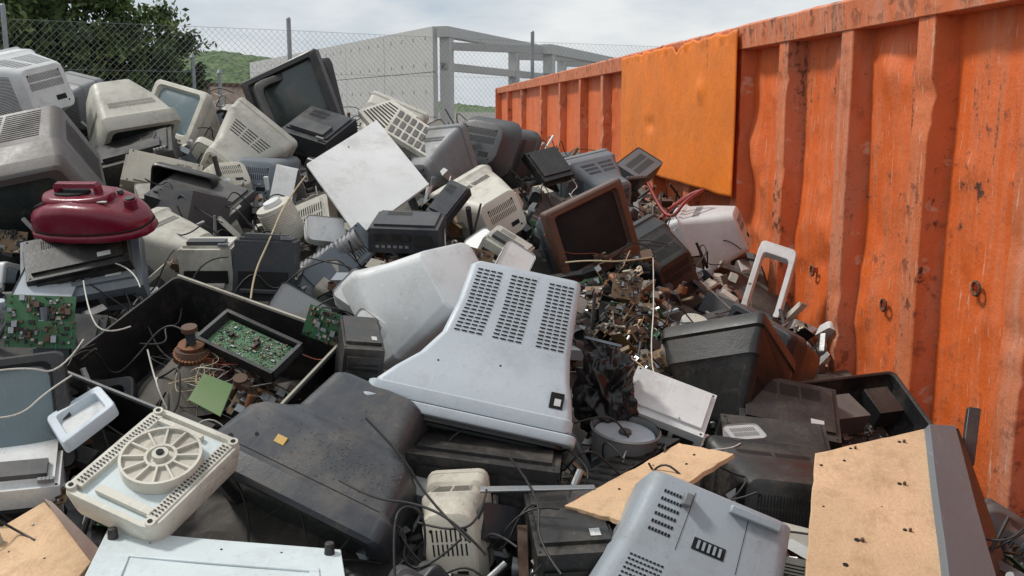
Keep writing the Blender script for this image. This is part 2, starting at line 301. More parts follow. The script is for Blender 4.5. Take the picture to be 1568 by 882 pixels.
# ------------------------------------------------------------------ mound
AY = [(0, -1.75), (1.4, -1.5), (2.2, -1.22), (2.7, -1.0), (3.4, -.82), (4.4, -.54), (5.9, -.27), (7, -.2), (8.5, -.35), (10, -.95), (12, -2.2)]
def lerp(T, y):
    if y <= T[0][0]: return T[0][1]
    for (a, p), (b, q) in zip(T[:-1], T[1:]):
        if y <= b: return p + (q - p) * (y - a) / (b - a)
    return T[-1][1]
def mz(x, y):
    z = lerp(AY, y) - .36 * max(0, x + .3) * min(1, max(0, (y - 2.2) / 1.0)) + .1 * max(0, min(2.0, -x - .8)) - max(0, -x - 4.5) * .8
    if y < 0: z += y * .6
    return max(0.02, EYE + z)
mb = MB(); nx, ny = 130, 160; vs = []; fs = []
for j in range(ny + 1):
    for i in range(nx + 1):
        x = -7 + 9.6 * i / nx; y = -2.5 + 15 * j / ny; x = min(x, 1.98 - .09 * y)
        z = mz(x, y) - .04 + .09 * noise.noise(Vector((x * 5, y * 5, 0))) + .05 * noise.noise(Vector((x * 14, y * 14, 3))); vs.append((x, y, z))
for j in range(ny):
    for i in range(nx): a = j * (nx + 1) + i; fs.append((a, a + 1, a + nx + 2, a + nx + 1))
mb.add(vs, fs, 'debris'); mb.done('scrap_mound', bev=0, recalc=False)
mb = MB(); cols = ['black'] * 8 + ['dgrey'] * 5 + ['beige'] * 2 + ['cream'] * 3 + ['white', 'white', 'grey', 'grey', 'metal', 'metal', 'navy', 'navy', 'rustm', 'bluegrey', 'pcbb', 'brown', 'lgrey']
def rot(): return Matrix.Rotation(R.uniform(0, 6.28), 4, 'Z') @ Matrix.Rotation(R.gauss(0, .6), 4, 'X') @ Matrix.Rotation(R.gauss(0, .6), 4, 'Y')
for i in range(7500):
    y = 1.5 + 8 * R.random() ** 1.5; x = R.uniform(-.62, .62) * y - .1
    if x > 1.9 - .09 * y: continue
    p = Vector((x, y, mz(x, y) + R.uniform(-.03, .11)))
    if not clear(p, .8): continue
    mb.M = Matrix.Translation(p) @ rot(); t = R.random(); c = R.choice(cols)
    if t < .42: mb.box((0, 0, 0), (R.uniform(.03, .16), R.uniform(.02, .10), R.uniform(.003, .04)), c, R.uniform(.5, 1), R.uniform(.5, 1))
    elif t < .55: mb.cyl((0, 0, 0), (0, 0, R.uniform(.02, .2)), R.uniform(.003, .013), R.uniform(.003, .013), c, 8)
    elif t < .72: a = R.uniform(.04, .14); mb.loft([(0, 0, 0, a, a * .7, .01), (a * .5, 0, 0, a * .8, a * .5, .02), (a * .48, 0, 0, a * .75, a * .45, .01), (0.002, 0, 0, a * .9, a * .6, .01)], c, cap0=False)
    elif t < .78: pcb(mb, R.uniform(.05, .15), R.uniform(.04, .1), R.choice(['pcb', 'pcbb', 'pcbb']), .7, R, .7)
    else: mb.box((0, 0, 0), (R.uniform(.08, .26), R.uniform(.006, .03), R.uniform(.002, .015)), c)
mb.M = Matrix(); mb.done('scrap_debris', bev=0)
fc = ['black'] * 6 + ['dgrey'] * 5 + ['beige', 'cream', 'cream', 'grey', 'grey', 'lgrey', 'white', 'navy', 'navy', 'bluegrey', 'lilac', 'taupe']
for i in range(300):
    y = 1.9 + 7.3 * R.random() ** 1.1; x = R.uniform(-.6, .58) * y - .1
    if x > 1.62 - .09 * y: continue
    p = Vector((x, y, mz(x, y) - .02 + (.0 if y < 4 else .03)))
    if not clear(p, .92): continue
    M = Matrix.Translation(p) @ rot(); t = R.random(); c = R.choice(fc); b = MB(); s = R.uniform(.5, .95)
    if t < .30: crt(b, .38 * s, .34 * s, .36 * s, c, ribs=R.random() < .3); n = 'crt_monitor'
    elif t < .43: device(b, .4 * s, .3 * s, .13 * s, c, 'printer'); n = 'desktop_printer'
    elif t < .54: device(b, .4 * s, .3 * s, .09, c, 'vcr'); n = 'video_recorder'
    elif t < .61: device(b, .2 * s, .4 * s, .4 * s, c, 'pc'); n = 'computer_case'
    elif t < .78: shell(b, .36 * s, .3 * s, .1, c); n = 'plastic_housing'
    elif t < .86: speaker(b, .18 * s, .3 * s, .16 * s, c); n = 'loudspeaker'
    elif t < .94: bezel(b, .38 * s, .32 * s, c); n = 'monitor_bezel'
    else: keyboard(b, c); n = 'computer_keyboard'
    b.done(n, M)
# ------------------------------------------------------------------ hero CRTs
DARKP = [(1.0, .46), (.97, .50), (.66, .58), (.60, .66), (.53, .80), (.47, .86), (.20, .93), (.17, .97), (.15, 1.0), (.03, 1.0), (0, .97)]
GREYP = [(1.0, .70), (.985, .72), (.60, .80), (.58, .82), (.3, .92), (.27, .96), (.1, 1.), (0, .98)]
H = [
 ('crt_television', 25, 135, 4.9, .5, .40, .42, 'lilac', (-.8, -.1, -.4), (.0, .9, .4), {}),
 ('crt_television', 35, 272, 3.9, .60, .52, .42, 'taupe', (.15, -.8, .45), (-.12, .5, .8), dict(ribs=True, tp=.7)),
 ('crt_monitor', 190, 178, 5.0, .38, .34, .36, 'cream', (.45, -.75, .2), (.5, .35, .7), dict(tp=.5)),
 ('crt_monitor', 290, 186, 5.5, .38, .31, .3, 'cream', (-.35, .2, .9), (.35, .9, -.1), dict(scr='glassl')),
 ('crt_monitor', 368, 236, 4.9, .37, .33, .33, 'cream', (.35, .45, -.7), (.5, .6, .5), {}),
 ('crt_television', 468, 158, 5.7, .50, .42, .38, 'black', (-.28, -.12, .95), (-.36, .9, .1), dict(r=.012)),
 ('crt_television', 752, 228, 5.6, .42, .38, .34, 'dgrey', (.35, -.25, -.85), (.05, .9, .35), dict(ribs=True, tp=.75, r=.05)),
 ('crt_monitor', 742, 322, 4.5, .33, .31, .3, 'cream', (-.5, .1, -.75), (-.3, .8, .4), dict(ribs=True)),
 ('crt_television', 878, 355, 4.6, .44, .37, .34, 'bluegrey', (.5, -.1, .8), (-.38, .9, .15), dict(r=.015, scr='slot', bez='brown')),
 ('crt_monitor', 918, 288, 6.0, .40, .36, .34, 'bluegrey', (-.6, .3, -.7), (.1, .8, .5), {}),
 ('crt_television', 1000, 410, 4.8, .42, .38, .34, 'black', (-.5, .1, -.75), (-.2, .8, .45), {}),
 ('crt_monitor', 1090, 358, 5.5, .38, .36, .34, 'lilac', (-.75, -.3, -.35), (.1, .9, .35), dict(ribs=True)),
 ('crt_monitor', 1088, 455, 5.2, .26, .26, .24, 'cream', (-.3, .0, -.9), (.1, .95, .2), {}),
 ('crt_monitor', 262, 385, 3.9, .30, .28, .30, 'cream', (-.85, .05, -.35), (.05, .9, .4), {}),
 ('crt_monitor', 655, 448, 3.35, .38, .34, .34, 'lilac', (-.55, -.45, -.6), (.35, .75, .5), dict(vents=False, tp=.62, prof=[(1.0, .60), (.98, .64), (.3, .93), (.27, .97), (.25, 1.0), (.03, 1.0), (0, .98)])),
 ('crt_television', 522, 700, 2.66, .58, .38, .42, 'navy', (-.40, -.66, .40), (-.12, .48, .82), dict(vents=False, prof=DARKP, r=.03)),
 ('crt_television', 1045, 905, 2.32, .48, .38, .44, 'lgrey2', (-.36, -.82, .30), (.10, .42, .85), dict(vents=False, prof=GREYP)),
 ('crt_television', 1110, 590, 3.6, .40, .34, .36, 'black', (.2, .75, -.55), (-.5, .5, .6), {}),
 ('crt_monitor', 1188, 545, 4.0, .36, .30, .30, 'navy', (-.7, .1, .4), (-.2, .85, .45), {}),
 ('crt_television', 1180, 775, 2.85, .36, .36, .3, 'black', (.0, -.1, -.9), (.1, .9, .3), dict(ribs=True)),
 ('crt_monitor', 800, 815, 2.7, .22, .22, .2, 'grey', (.2, .1, -.9), (-.1, .9, .3), {}),
 ('crt_monitor', 700, 815, 2.5, .16, .26, .2, 'beige', (.1, .2, -.9), (-.1, .9, .25), dict(ribs=True, tp=.8)),
 ('crt_television', 300, 300, 4.5, .3, .3, .28, 'black', (-.2, -.3, .9), (.2, .9, .2), dict(hollow=True)),
 ('crt_television', 1560, 880, 2.9, .4, .36, .34, 'dgrey', (.3, -.4, -.8), (.2, .8, .5), {}),
 ('crt_television', -12, 655, 2.75, .42, .32, .34, 'black', (.35, .25, .9), (-.2, .9, -.2), dict(scr='glassl')),
 ('crt_monitor', 590, 205, 5.9, .38, .34, .3, 'cream', (.3, .4, -.8), (.3, .8, .4), {}),
 ('crt_monitor', 105, 160, 5.3, .3, .28, .26, 'grey', (.5, .3, -.7), (.1, .9, .3), {}),
 ('crt_monitor', 665, 248, 5.1, .32, .3, .28, 'grey', (.5, .4, -.6), (-.3, .8, .4), {}),
 ('crt_monitor', 345, 285, 4.7, .28, .24, .22, 'beige', (-.3, -.5, -.6), (.2, .7, .5), {}),
]
for (n, u, v, d, w_, h_, D, body, F, U, o) in H:
    b = MB(); cf = crt(b, w_, h_, D, body, **o); M = ORI(F, U); M = Matrix.Translation(W(u, v, d) - M.to_3x3() @ Vector((0, D / 2, 0))) @ M
    if o.get('prof') is DARKP:
        q = cf(.33, -.35, 1, 1); b.box(q + Vector((0, 0, .001)), (.03, .022, .004), 'yellow'); q = cf(.22, -.8, 1, 1); b.cyl(q, q + Vector((0, 0, .002)), .006, .006, 'slot', 10); b.cyl(cf(.3, -.6, 1, 1), cf(.3, -.6, 1, 1) + Vector((0, 0, .002)), .005, .005, 'slot', 10)
        for i in range(600):
            q = cf(min(.98, max(.05, R.gauss(.42, .12))), min(.95, max(-.95, R.gauss(.35, .35))), 1, 1); a = R.uniform(.0006, .0024); b.box(q, (a * R.uniform(.7, 2.5), a, a), 'soil')
        b.slots([cf(.19, -.9, 1, 1), cf(.19, .9, 1, 1), cf(.195, -.9, 1, 1), cf(.195, .9, 1, 1)], 1, 1, 1, 1, 'slot', (0, 0, 0))
    if o.get('prof') is GREYP:
        P = [cf(.32, -1, 1, .85), cf(.32, 1, 1, .85), cf(.57, -1, 1, .85), cf(.57, 1, 1, .85)]; c = (0, D * .4, 0)
        b.slots(P, 9, 9, .7, .4, 'slot', c, u=(.02, .26), v=(.0, .9)); b.slots(P, 1, 1, 1, 1, 'label', c, u=(.42, .56), v=(.25, .7)); b.slots(P, 1, 1, 1, 1, 'label', c, u=(.60, .80), v=(.2, .75))
        P = [cf(.64, -1, 1, .85), cf(.64, 1, 1, .85), cf(.96, -1, 1, .85), cf(.96, 1, 1, .85)]
        b.slots(P, 1, 1, 1, 1, 'slot', c, u=(.38, .62), v=(.12, .32)); b.slots(P, 5, 1, .5, 1, 'lgrey2', c, lift=.004, u=(.40, .60), v=(.15, .29)); b.slots(P, 7, 6, .7, .4, 'slot', c, u=(.05, .22), v=(.1, .9))
        b.slots(P, 1, 1, 1, 1, 'slot', c, u=(.28, .285), v=(0, 1)); b.slots(P, 1, 1, 1, 1, 'slot', c, u=(.72, .725), v=(0, 1))
        b.box(cf(.9, -.5, 1, .9) + Vector((0, 0, .012)), (.02, .03, .03), 'grey'); b.box(cf(.95, .5, 1, .9) + Vector((0, 0, .008)), (.12, .02, .02), 'lgrey2')
    b.done(n, M)
DV = [
 ('video_recorder', 130, 418, 3.45, .40, .30, .10, 'bluegrey', 'vcr', (.3, -.75, .6), (.1, .55, .8)),
 ('video_recorder', 120, 392, 3.4, .34, .20, .05, 'black', 'vcr', (.35, -.70, .6), (.1, .55, .8)),
 ('desktop_printer', 215, 255, 4.8, .38, .3, .2, 'black', 'printer', (.3, -.5, .8), (-.15, .8, .5)),
 ('desktop_printer', 308, 322, 4.35, .38, .28, .18, 'dgrey', 'printer', (-.3, -.5, .8), (.15, .8, .5)),
 ('desktop_printer', 410, 412, 3.75, .22, .22, .22, 'navy', 'printer', (.1, -.1, 1), (.05, .95, .1)),
 ('computer_case', 548, 562, 3.0, .12, .28, .22, 'black', 'pc', (.2, -.3, .9), (.15, .9, .3)),
 ('desktop_printer', 325, 405, 3.75, .2, .16, .16, 'cream', 'printer', (.0, -.3, .9), (.0, .9, .3)),
 ('desktop_printer', 840, 255, 5.5, .22, .22, .05, 'black', 'vcr', (.4, -.6, .3), (.4, .4, .8)),
 ('cordless_telephone', 686, 312, 4.1, .1, .2, .05, 'navy', 'vcr', (-.5, -.7, .4), (-.1, .5, .9)),
 ('video_recorder', 625, 356, 3.95, .28, .2, .1, 'navy', 'vcr', (-.1, -.4, .9), (.0, .9, .4)),
 ('desktop_printer', 490, 215, 5.4, .3, .3, .2, 'navy', 'printer', (-.4, -.5, .6), (.1, .8, .5)),
 ('computer_case', 510, 415, 4.0, .14, .36, .3, 'bluegrey', 'pc', (-.6, -.6, .3), (.6, .5, .6)),
 ('satellite_receiver', 1020, 628, 3.1, .27, .20, .09, 'white', 'vcr', (-.35, -.55, .7), (.1, .65, .7)),
 ('desktop_printer', 775, 382, 3.9, .18, .14, .07, 'cream', 'printer', (-.4, -.4, .8), (.4, .8, .5)),
 ('desktop_printer', 30, 740, 2.6, .22, .2, .12, 'white', 'printer', (.3, -.5, .8), (.1, .9, .4)),
 ('stereo_amplifier', 50, 545, 3.1, .42, .3, .08, 'black', 'vcr', (.1, -.7, .6), (.2, .6, .7)),
 ('stereo_amplifier', 870, 850, 2.5, .2, .3, .2, 'black', 'vcr', (.1, -.3, .9), (.0, .9, .3)),
 ('stereo_amplifier', 745, 710, 2.75, .42, .3, .12, 'black', 'vcr', (-.1, -.2, 1), (.1, .95, .2)),
 ('computer_case', 1085, 540, 4.2, .36, .3, .16, 'dgrey', 'vcr', (.4, -.5, .6), (.1, .7, .6)),
 ('video_recorder', 1200, 638, 3.5, .36, .26, .12, 'black', 'vcr', (-.15, -.6, .7), (.12, .7, .65)),
 ('video_recorder', 1185, 700, 3.1, .34, .26, .10, 'black', 'printer', (-.1, -.5, .8), (.05, .8, .5)),
]
for (n, u, v, d, a, b_, c, body, kind, F, U) in DV:
    b = MB(); device(b, a, b_, c, body, kind); b.done(n, Matrix.Translation(W(u, v, d)) @ ORI(F, U))
for (u, v, d, s, col, F, U) in ((560, 452, 3.45, .2, 'white', (.2, .5, .8), (.5, .8, .2)), (560, 500, 3.1, .12, 'white', (-.5, .2, .8), (.3, .8, .3)), (235, 290, 4.4, .15, 'cream', (.3, .6, .6), (.2, .8, .5)), (470, 330, 4.2, .22, 'cream', (-.4, .3, .8), (-.4, .8, .3)), (500, 350, 4.0, .16, 'white', (.5, .4, .8), (.3, .8, .4)),
                         (790, 400, 3.7, .18, 'white', (.4, .5, .6), (-.5, .7, .4)), (740, 372, 3.9, .16, 'white', (-.3, .6, .6), (.2, .8, .4)), (330, 262, 5.0, .3, 'cream', (.2, -.5, .8), (.5, .8, .2)), (660, 215, 5.4, .26, 'cream', (.3, .3, .8), (-.3, .8, .3)), (1140, 660, 3.0, .12, 'lilac', (.1, .9, .4), (.2, .5, .7)),
                         (460, 470, 3.5, .2, 'grey', (.4, .5, .6), (.5, .8, .2)), (70, 440, 3.3, .26, 'lgrey', (.2, .6, .6), (.1, .7, .7)), (980, 250, 6.6, .3, 'bluegrey', (.2, .6, .6), (-.3, .8, .3)), (690, 745, 2.6, .2, 'grey', (.2, .8, .5), (.1, .6, .7))):
    b = MB(); shell(b, s, s * .7, s * .35, col); b.done('plastic_housing', Matrix.Translation(W(u, v, d)) @ ORI(F, U))
# ------------------------------------------------------------------ grey television housing (centre)
b = MB(); w_, h_, D = .575, .36, .47
prof = [(1.0, .54), (.97, .575), (.72, .60), (.50, .65), (.34, .75), (.22, .87), (.12, .955), (.085, .96)]
CX = lambda k: w_ * (1 - k) * .30
S = [(D * t, CX(k), -h_ * (1 - k) * .15, w_ * k, h_ * (k * .5 + .5), .022) for t, k in prof]
b.loft(S, 'lgrey', n=6)
def pk(t):
    for (a, ka), (c_, kc) in zip(prof[:-1], prof[1:]):
        if c_ <= t <= a: return kc + (ka - kc) * (t - c_) / (a - c_)
for c0, c1 in ((-.84, -.38), (-.24, .24), (.44, .90)):
    for j in range(18):
        t0 = .52 + j * .0245
        for i in range(4):
            P = []
            for tt in (t0, t0 + .0095):
                k = pk(tt)
                for q in (i / 4, i / 4 + .2):
                    P.append(Vector((CX(k) + w_ * k / 2 * (c0 + (c1 - c0) * q), D * tt, -h_ * (1 - k) * .15 + h_ * (k * .5 + .5) / 2)))
            b.slots(P, 1, 1, 1, 1, 'slot', (0, D / 2, 0), lift=.0015)
for (y0, y1, ww, hh) in ((.02, .095, 1.0, 1.02), (-.05, .002, 1.05, 1.09)):
    b.loft([(D * y0, 0, 0, w_ * ww * .985, h_ * hh * .985, .03), (D * (y0 + .012), 0, 0, w_ * ww, h_ * hh, .03), (D * y1, 0, 0, w_ * ww, h_ * hh, .03), (D * y1 + .004, 0, 0, w_ * ww * .985, h_ * hh * .97, .03)], 'lgrey', n=6)
b.box((0, D * .011, 0), (w_ * .97, .010, h_ * .98), 'slot')
b.loft([(-.036, 0, .01, w_ * .94, h_ * .90, .03), (-.018, 0, .01, w_ * .94, h_ * .90, .03)], 'black'); b.loft([(-.042, 0, .01, w_ * .76, h_ * .74, .03), (-.034, 0, .01, w_ * .8, h_ * .78, .03)], 'glass')
b.box((w_ * .40, D * .2, h_ * .464), (.038, .045, .01), 'slot'); b.box((w_ * .405, D * .19, h_ * .47), (.018, .02, .008), 'white')
for x, y in ((-.2, .3), (.1, .35)): q = pk(y); b.cyl((w_ * x, D * y, -h_ * (1 - q) * .15 + h_ * (q * .5 + .5) / 2), (w_ * x, D * y, -h_ * (1 - q) * .15 + h_ * (q * .5 + .5) / 2 + .001), .003, .003, 'slot')
M = ORI((-.2, -.90, .32), (.06, .36, .95)); b.done('grey_crt_television', Matrix.Translation(W(716, 636, 2.70)) @ M @ Matrix.Translation((0, 0, -h_ * .5)), bev=.004)
# ------------------------------------------------------------------ slabs
def slab(name, pts, th, m, dots=(), rag=0, edge=None, strips=(), nx=14, bev=.002):
    P = [W(*p) for p in pts]; c = sum(P, Vector()) / 4; n = (P[1] - P[0]).cross(P[3] - P[0]).normalized()
    if n.dot(Vector((0, 0, EYE)) - c) < 0: n = -n
    def B(a, b_): return ((P[0] * (1 - a) + P[1] * a) * (1 - b_) + (P[3] * (1 - a) + P[2] * a) * b_) - c
    b = MB(); vs = []; k = nx + 1
    for lay in (0, 1):
        for j in range(k):
            for i in range(k):
                p = B(i / nx, j / nx) - n * th * lay
                if rag and (i in (0, nx) or j in (0, nx)): q = noise.noise((p + c) * 40); p = p + (-p).normalized() * rag * max(0, q + .2)
                p = p + n * .004 * noise.noise((p + c) * 3); vs.append(p)
    fs = []
    for j in range(nx):
        for i in range(nx):
            a = j * k + i; fs.append((a, a + 1, a + k + 1, a + k)); a += k * k; fs.append((a, a + k, a + k + 1, a + 1))
    rim = [i for i in range(k)] + [j * k + nx for j in range(1, k)] + [nx * k + i for i in range(nx - 1, -1, -1)] + [j * k for j in range(nx - 1, 0, -1)]
    b.add(vs, fs, m)
    b.f += [(rim[i], rim[(i + 1) % len(rim)], rim[(i + 1) % len(rim)] + k * k, rim[i] + k * k) for i in range(len(rim))]; b.m += [b.mi(edge or m)] * len(rim)
    for (s, t, r, hh, mm) in dots: b.cyl(B(s, t) - n * .001, B(s, t) + n * hh, r, r * .85, mm, 14)
    for (s0, s1, t0, t1, hh, mm) in strips:
        vv = [B(s0, t0), B(s1, t0), B(s1, t1), B(s0, t1)]; b.add(vv + [q + n * hh for q in vv], [(0, 1, 2, 3), (4, 5, 6, 7), (0, 1, 5, 4), (1, 2, 6, 5), (2, 3, 7, 6), (3, 0, 4, 7)], mm)
    return b.done(name, Matrix.Translation(c), bev=bev)
slab('white_metal_panel', [(577, 184, 4.7), (657, 282, 4.3), (549, 362, 3.95), (470, 250, 4.2)], .012, 'white', dots=[(.9, .5, .004, .002, 'slot'), (.1, .5, .004, .002, 'slot')])
slab('chipboard_panel', [(1040, 678, 2.85), (1125, 694, 2.7), (958, 800, 2.42), (864, 774, 2.5)], .014, 'chip', rag=.010, dots=[(.6, .25, .004, .003, 'slot'), (.7, .55, .010, .006, 'rustm'), (.3, .7, .004, .003, 'slot'), (.5, .12, .004, .003, 'slot'), (.2, .35, .003, .002, 'slot')])
slab('black_television_back', [(995, 668, 2.95), (1042, 672, 2.95), (875, 772, 2.58), (825, 762, 2.63)], .06, 'black', strips=[(.1, .9, .1 + i * .08, .13 + i * .08, .003, 'slot') for i in range(10)])
hol = [(.06, .12, .006), (.3, .03, .006), (.72, .06, .007), (.7, .36, .007), (.72, .66, .007), (.36, .70, .009), (.25, .12, .006), (.28, .85, .009), (.1, .45, .004), (.55, .5, .003)]
slab('chipboard_back_panel', [(1248, 694, 2.62), (1424, 655, 2.72), (1452, 905, 2.2), (1230, 905, 2.15)], .016, 'chip', rag=.006, dots=[(s, t, r * .9, .003, 'slot') for s, t, r in hol] + [(s + .04, t + .01, r * .6, .010, 'rustm') for s, t, r in hol[1:6]])
slab('chipboard_offcut', [(-70, 850, 2.4), (68, 768, 2.5), (150, 850, 2.3), (40, 980, 2.0)], .02, 'chip', dots=[(.4, .3, .003, .003, 'slot'), (.6, .6, .004, .003, 'slot'), (.75, .2, .004, .004, 'metal')])
slab('veneer_strip', [(66, 762, 2.49), (80, 768, 2.47), (160, 848, 2.27), (140, 862, 2.27)], .05, 'brown')
slab('washing_machine_panel', [(165, 812, 2.25), (522, 842, 2.2), (545, 985, 1.86), (95, 950, 1.89)], .03, 'steelw', dots=[(.04, .10, .012, .026, 'black'), (.95, .06, .012, .026, 'black'), (.2, .12, .003, .002, 'slot'), (.5, .12, .003, .002, 'slot'), (.75, .1, .003, .002, 'slot')], strips=[(.1, .9, .26, .31, .005, 'steelw'), (.1, .14, .311, .95, .005, 'steelw'), (.86, .9, .311, .95, .005, 'steelw')], bev=.004)
slab('cream_grille_panel', [(612, 163, 5.3), (676, 205, 5.15), (655, 240, 5.0), (588, 200, 5.1)], .03, 'cream', strips=[(.06 + i * .15, .16 + i * .15, .1 + j * .3, .33 + j * .3, .004, 'taupe') for i in range(6) for j in range(3)])
slab('ventilated_plastic_cover', [(548, 168, 5.5), (600, 152, 5.6), (640, 178, 5.4), (580, 205, 5.3)], .04, 'cream', strips=[(.1 + i * .09, .14 + i * .09, .1, .9, .002, 'slot') for i in range(9)])
slab('white_plastic_strip', [(1038, 500, 3.9), (1060, 505, 3.9), (1148, 562, 3.7), (1135, 566, 3.7)], .02, 'white')
slab('metal_strip', [(735, 744, 2.45), (910, 741, 2.4), (912, 747, 2.38), (735, 752, 2.43)], .006, 'metal')
slab('dark_plastic_bar', [(1484, 622, 3.0), (1503, 625, 3.0), (1492, 712, 2.9), (1473, 705, 2.9)], .02, 'navy')
slab('green_metal_plate', [(312, 572, 2.80), (358, 590, 2.80), (338, 638, 2.65), (288, 612, 2.7)], .004, 'pcbl')
slab('dark_plastic_cover', [(1422, 650, 2.70), (1462, 652, 2.76), (1532, 905, 2.28), (1455, 905, 2.17)], .03, 'bluegrey')
slab('plastic_plate', [(1452, 655, 2.86), (1468, 655, 2.95), (1556, 905, 2.5), (1532, 905, 2.36)], .15, 'black')
def frameq(name, pts, k, th, m, back=None):
    P = [W(*p) for p in pts]; c = sum(P, Vector()) / 4; n = (P[1] - P[0]).cross(P[3] - P[0]).normalized()
    if n.dot(Vector((0, 0, EYE)) - c) < 0: n = -n
    def ring(f, off):
        o = []
        for i in range(4):
            a = (P[i] - c) * f; b_ = (P[(i + 1) % 4] - c) * f; z = (P[(i - 1) % 4] - c) * f
            for t in (.0, .35, .7, 1.): p1 = a.lerp(z, .12 * (1 - t)); p2 = a.lerp(b_, .12 * t); o.append((p1 + p2) / 2 + n * off if 0 < t < 1 else (a.lerp(z, .12) if t == 0 else a.lerp(b_, .12)) + n * off)
        return o
    rs = [ring(1, -th), ring(1, 0), ring(.97, .004), ring(k, .002), ring(k * .98, -th * .8)]; b = MB(); vs = sum(rs, [])
    fs = [(i * 16 + j, i * 16 + (j + 1) % 16, (i + 1) * 16 + (j + 1) % 16, (i + 1) * 16 + j) for i in range(4) for j in range(16)]; b.add(vs, fs, m)
    if back: b.add(ring(.9, -th * .7), [tuple(range(16))], back)
    return b.done(name, Matrix.Translation(c), bev=.003)
frameq('white_monitor_bezel', [(1166, 366, 5.0), (1222, 384, 4.9), (1186, 508, 4.7), (1128, 486, 4.8)], .72, .05, 'white')
frameq('silver_device_frame', [(70, 640, 2.65), (152, 590, 2.75), (178, 620, 2.65), (96, 682, 2.5)], .72, .03, 'lgrey', 'lilac')
frameq('black_screen_bezel', [(385, 128, 5.5), (506, 84, 5.6), (532, 190, 5.5), (428, 232, 5.4)], .80, .03, 'black')
# ------------------------------------------------------------------ opened television with electronics
P = [W(118, 566, 2.90), W(258, 412, 3.35), W(528, 524, 3.1), W(364, 690, 2.68)]; c = sum(P, Vector()) / 4
X = ((P[2] - P[1]) + (P[3] - P[0])).normalized(); Y = ((P[1] - P[0]) + (P[2] - P[3])).normalized(); Z = X.cross(Y).normalized()
wl = ((P[2] - P[1]).length + (P[3] - P[0]).length) / 2; hl = ((P[1] - P[0]).length + (P[2] - P[3]).length) / 2
MO = Matrix.Translation(c) @ Matrix((X, Y, Z)).transposed().to_4x4()
b = MB(); b.M = Matrix.Rotation(math.radians(90), 4, 'X')
b.loft([(-.26, 0, 0, wl * .9, hl * .9, .02), (-.03, 0, 0, wl, hl, .02), (0, 0, 0, wl, hl, .02), (0.002, 0, 0, wl * .975, hl * .97, .02), (-.03, 0, 0, wl * .955, hl * .95, .02), (-.235, 0, 0, wl * .86, hl * .86, .02)], 'black')
b.M = Matrix()
b.box((0, hl * .493, .006), (wl * .96, .008, .010), 'beige'); b.box((-wl * .0, -hl * .493, .006), (wl * .96, .008, .010), 'grey'); b.box((wl * .49, 0, .006), (.008, hl * .95, .010), 'beige')
b.cyl((-.04, -.03, -.24), (-.04, -.03, -.16), .18, .17, 'funnel', 40); b.cyl((-.04, -.03, -.16), (-.06, .0, -.05), .17, .06, 'funnel', 40)
b.cyl((-.06, 0, -.05), (-.065, .01, -.02), .055, .05, 'rustm', 24); b.cyl((-.065, .01, -.02), (-.067, .012, .0), .036, .04, 'copper', 24); b.cyl((-.067, .012, 0), (-.075, .02, .05), .015, .015, 'glass', 16); b.cyl((-.075, .02, .04), (-.077, .022, .055), .024, .024, 'rustm', 12)
for i in range(30): a = i * 6.283 / 30; b.box((-.06 + .05 * math.cos(a), .0 + .05 * math.sin(a), -.035), (.008, .008, .03), 'copper')
b.M = Matrix.Translation((.08, .10, -.01)) @ Matrix.Rotation(-.10, 4, 'Z') @ Matrix.Rotation(.12, 4, 'X')
b.box((0, .0, -.012), (.30, .15, .014), 'black'); pcb(b, .25, .115, 'pcb', .8, R, .5)
for i in range(600): b.box((R.uniform(-.12, .12), R.uniform(-.055, .055), .002), (R.uniform(.002, .006), R.uniform(.002, .005), .003), R.choice(['pcbl', 'pcbl', 'metal', 'pcb', 'pcb', 'blackm']))
for sy in (-1, 1): b.box((0, sy * .07, .008), (.3, .012, .03), 'black')
for sx in (-1, 1): b.box((sx * .145, 0, .008), (.012, .13, .03), 'dgrey')
b.M = Matrix.Translation((.2, -.02, -.1)) @ Matrix.Rotation(.3, 4, 'Z') @ Matrix.Rotation(.5, 4, 'Y'); pcb(b, .16, .2, 'pcbb', 1.8)
b.M = Matrix.Translation((-.12, .13, -.12)) @ Matrix.Rotation(.6, 4, 'X'); pcb(b, .12, .08, 'pcb', 1.2)
b.M = Matrix(); b.box((.1, -hl * .38, -.1), (.12, .05, .06), 'blackm'); b.cyl((.13, -.02, -.1), (.13, -.02, -.03), .022, .022, 'rustm', 16)
for i in range(5): b.cyl((.05 + i * .035, -.04 - .01 * i, -.09), (.05 + i * .035, -.05, -.05), .012, .012, R.choice(['copper', 'blackm', 'brown', 'metal']), 12)
b.done('opened_crt_television', MO, bev=.002)
def curve(name, m, lists, r):
    cu = bpy.data.curves.new(name, 'CURVE'); cu.dimensions = '3D'; cu.bevel_depth = r; cu.bevel_resolution = 2; cu.resolution_u = 5
    for pts in lists:
        s = cu.splines.new('NURBS'); s.points.add(len(pts) - 1); s.order_u = 3; s.use_endpoint_u = True
        for q, p in zip(s.points, pts): q.co = (*p, 1)
    cu.materials.append(MATS[m]); o = bpy.data.objects.new(name, cu); sc.collection.objects.link(o); return o
def tangle(cen, rad, n, k=7): return [[MO @ Vector((cen[0] + R.gauss(0, rad), cen[1] + R.gauss(0, rad * .8), cen[2] + R.gauss(0, .025))) for _ in range(k)] for _ in range(n)]
curve('television_wiring', 'cabler', tangle((-.02, .02, -.06), .07, 8), .0014); curve('television_wiring', 'rope', tangle((0, -.02, -.06), .08, 6), .0013); curve('television_wiring', 'cablek', tangle((-.02, 0, -.09), .11, 14), .002); curve('television_wiring', 'cablew', tangle((0.05, -.03, -.06), .06, 3), .0013)
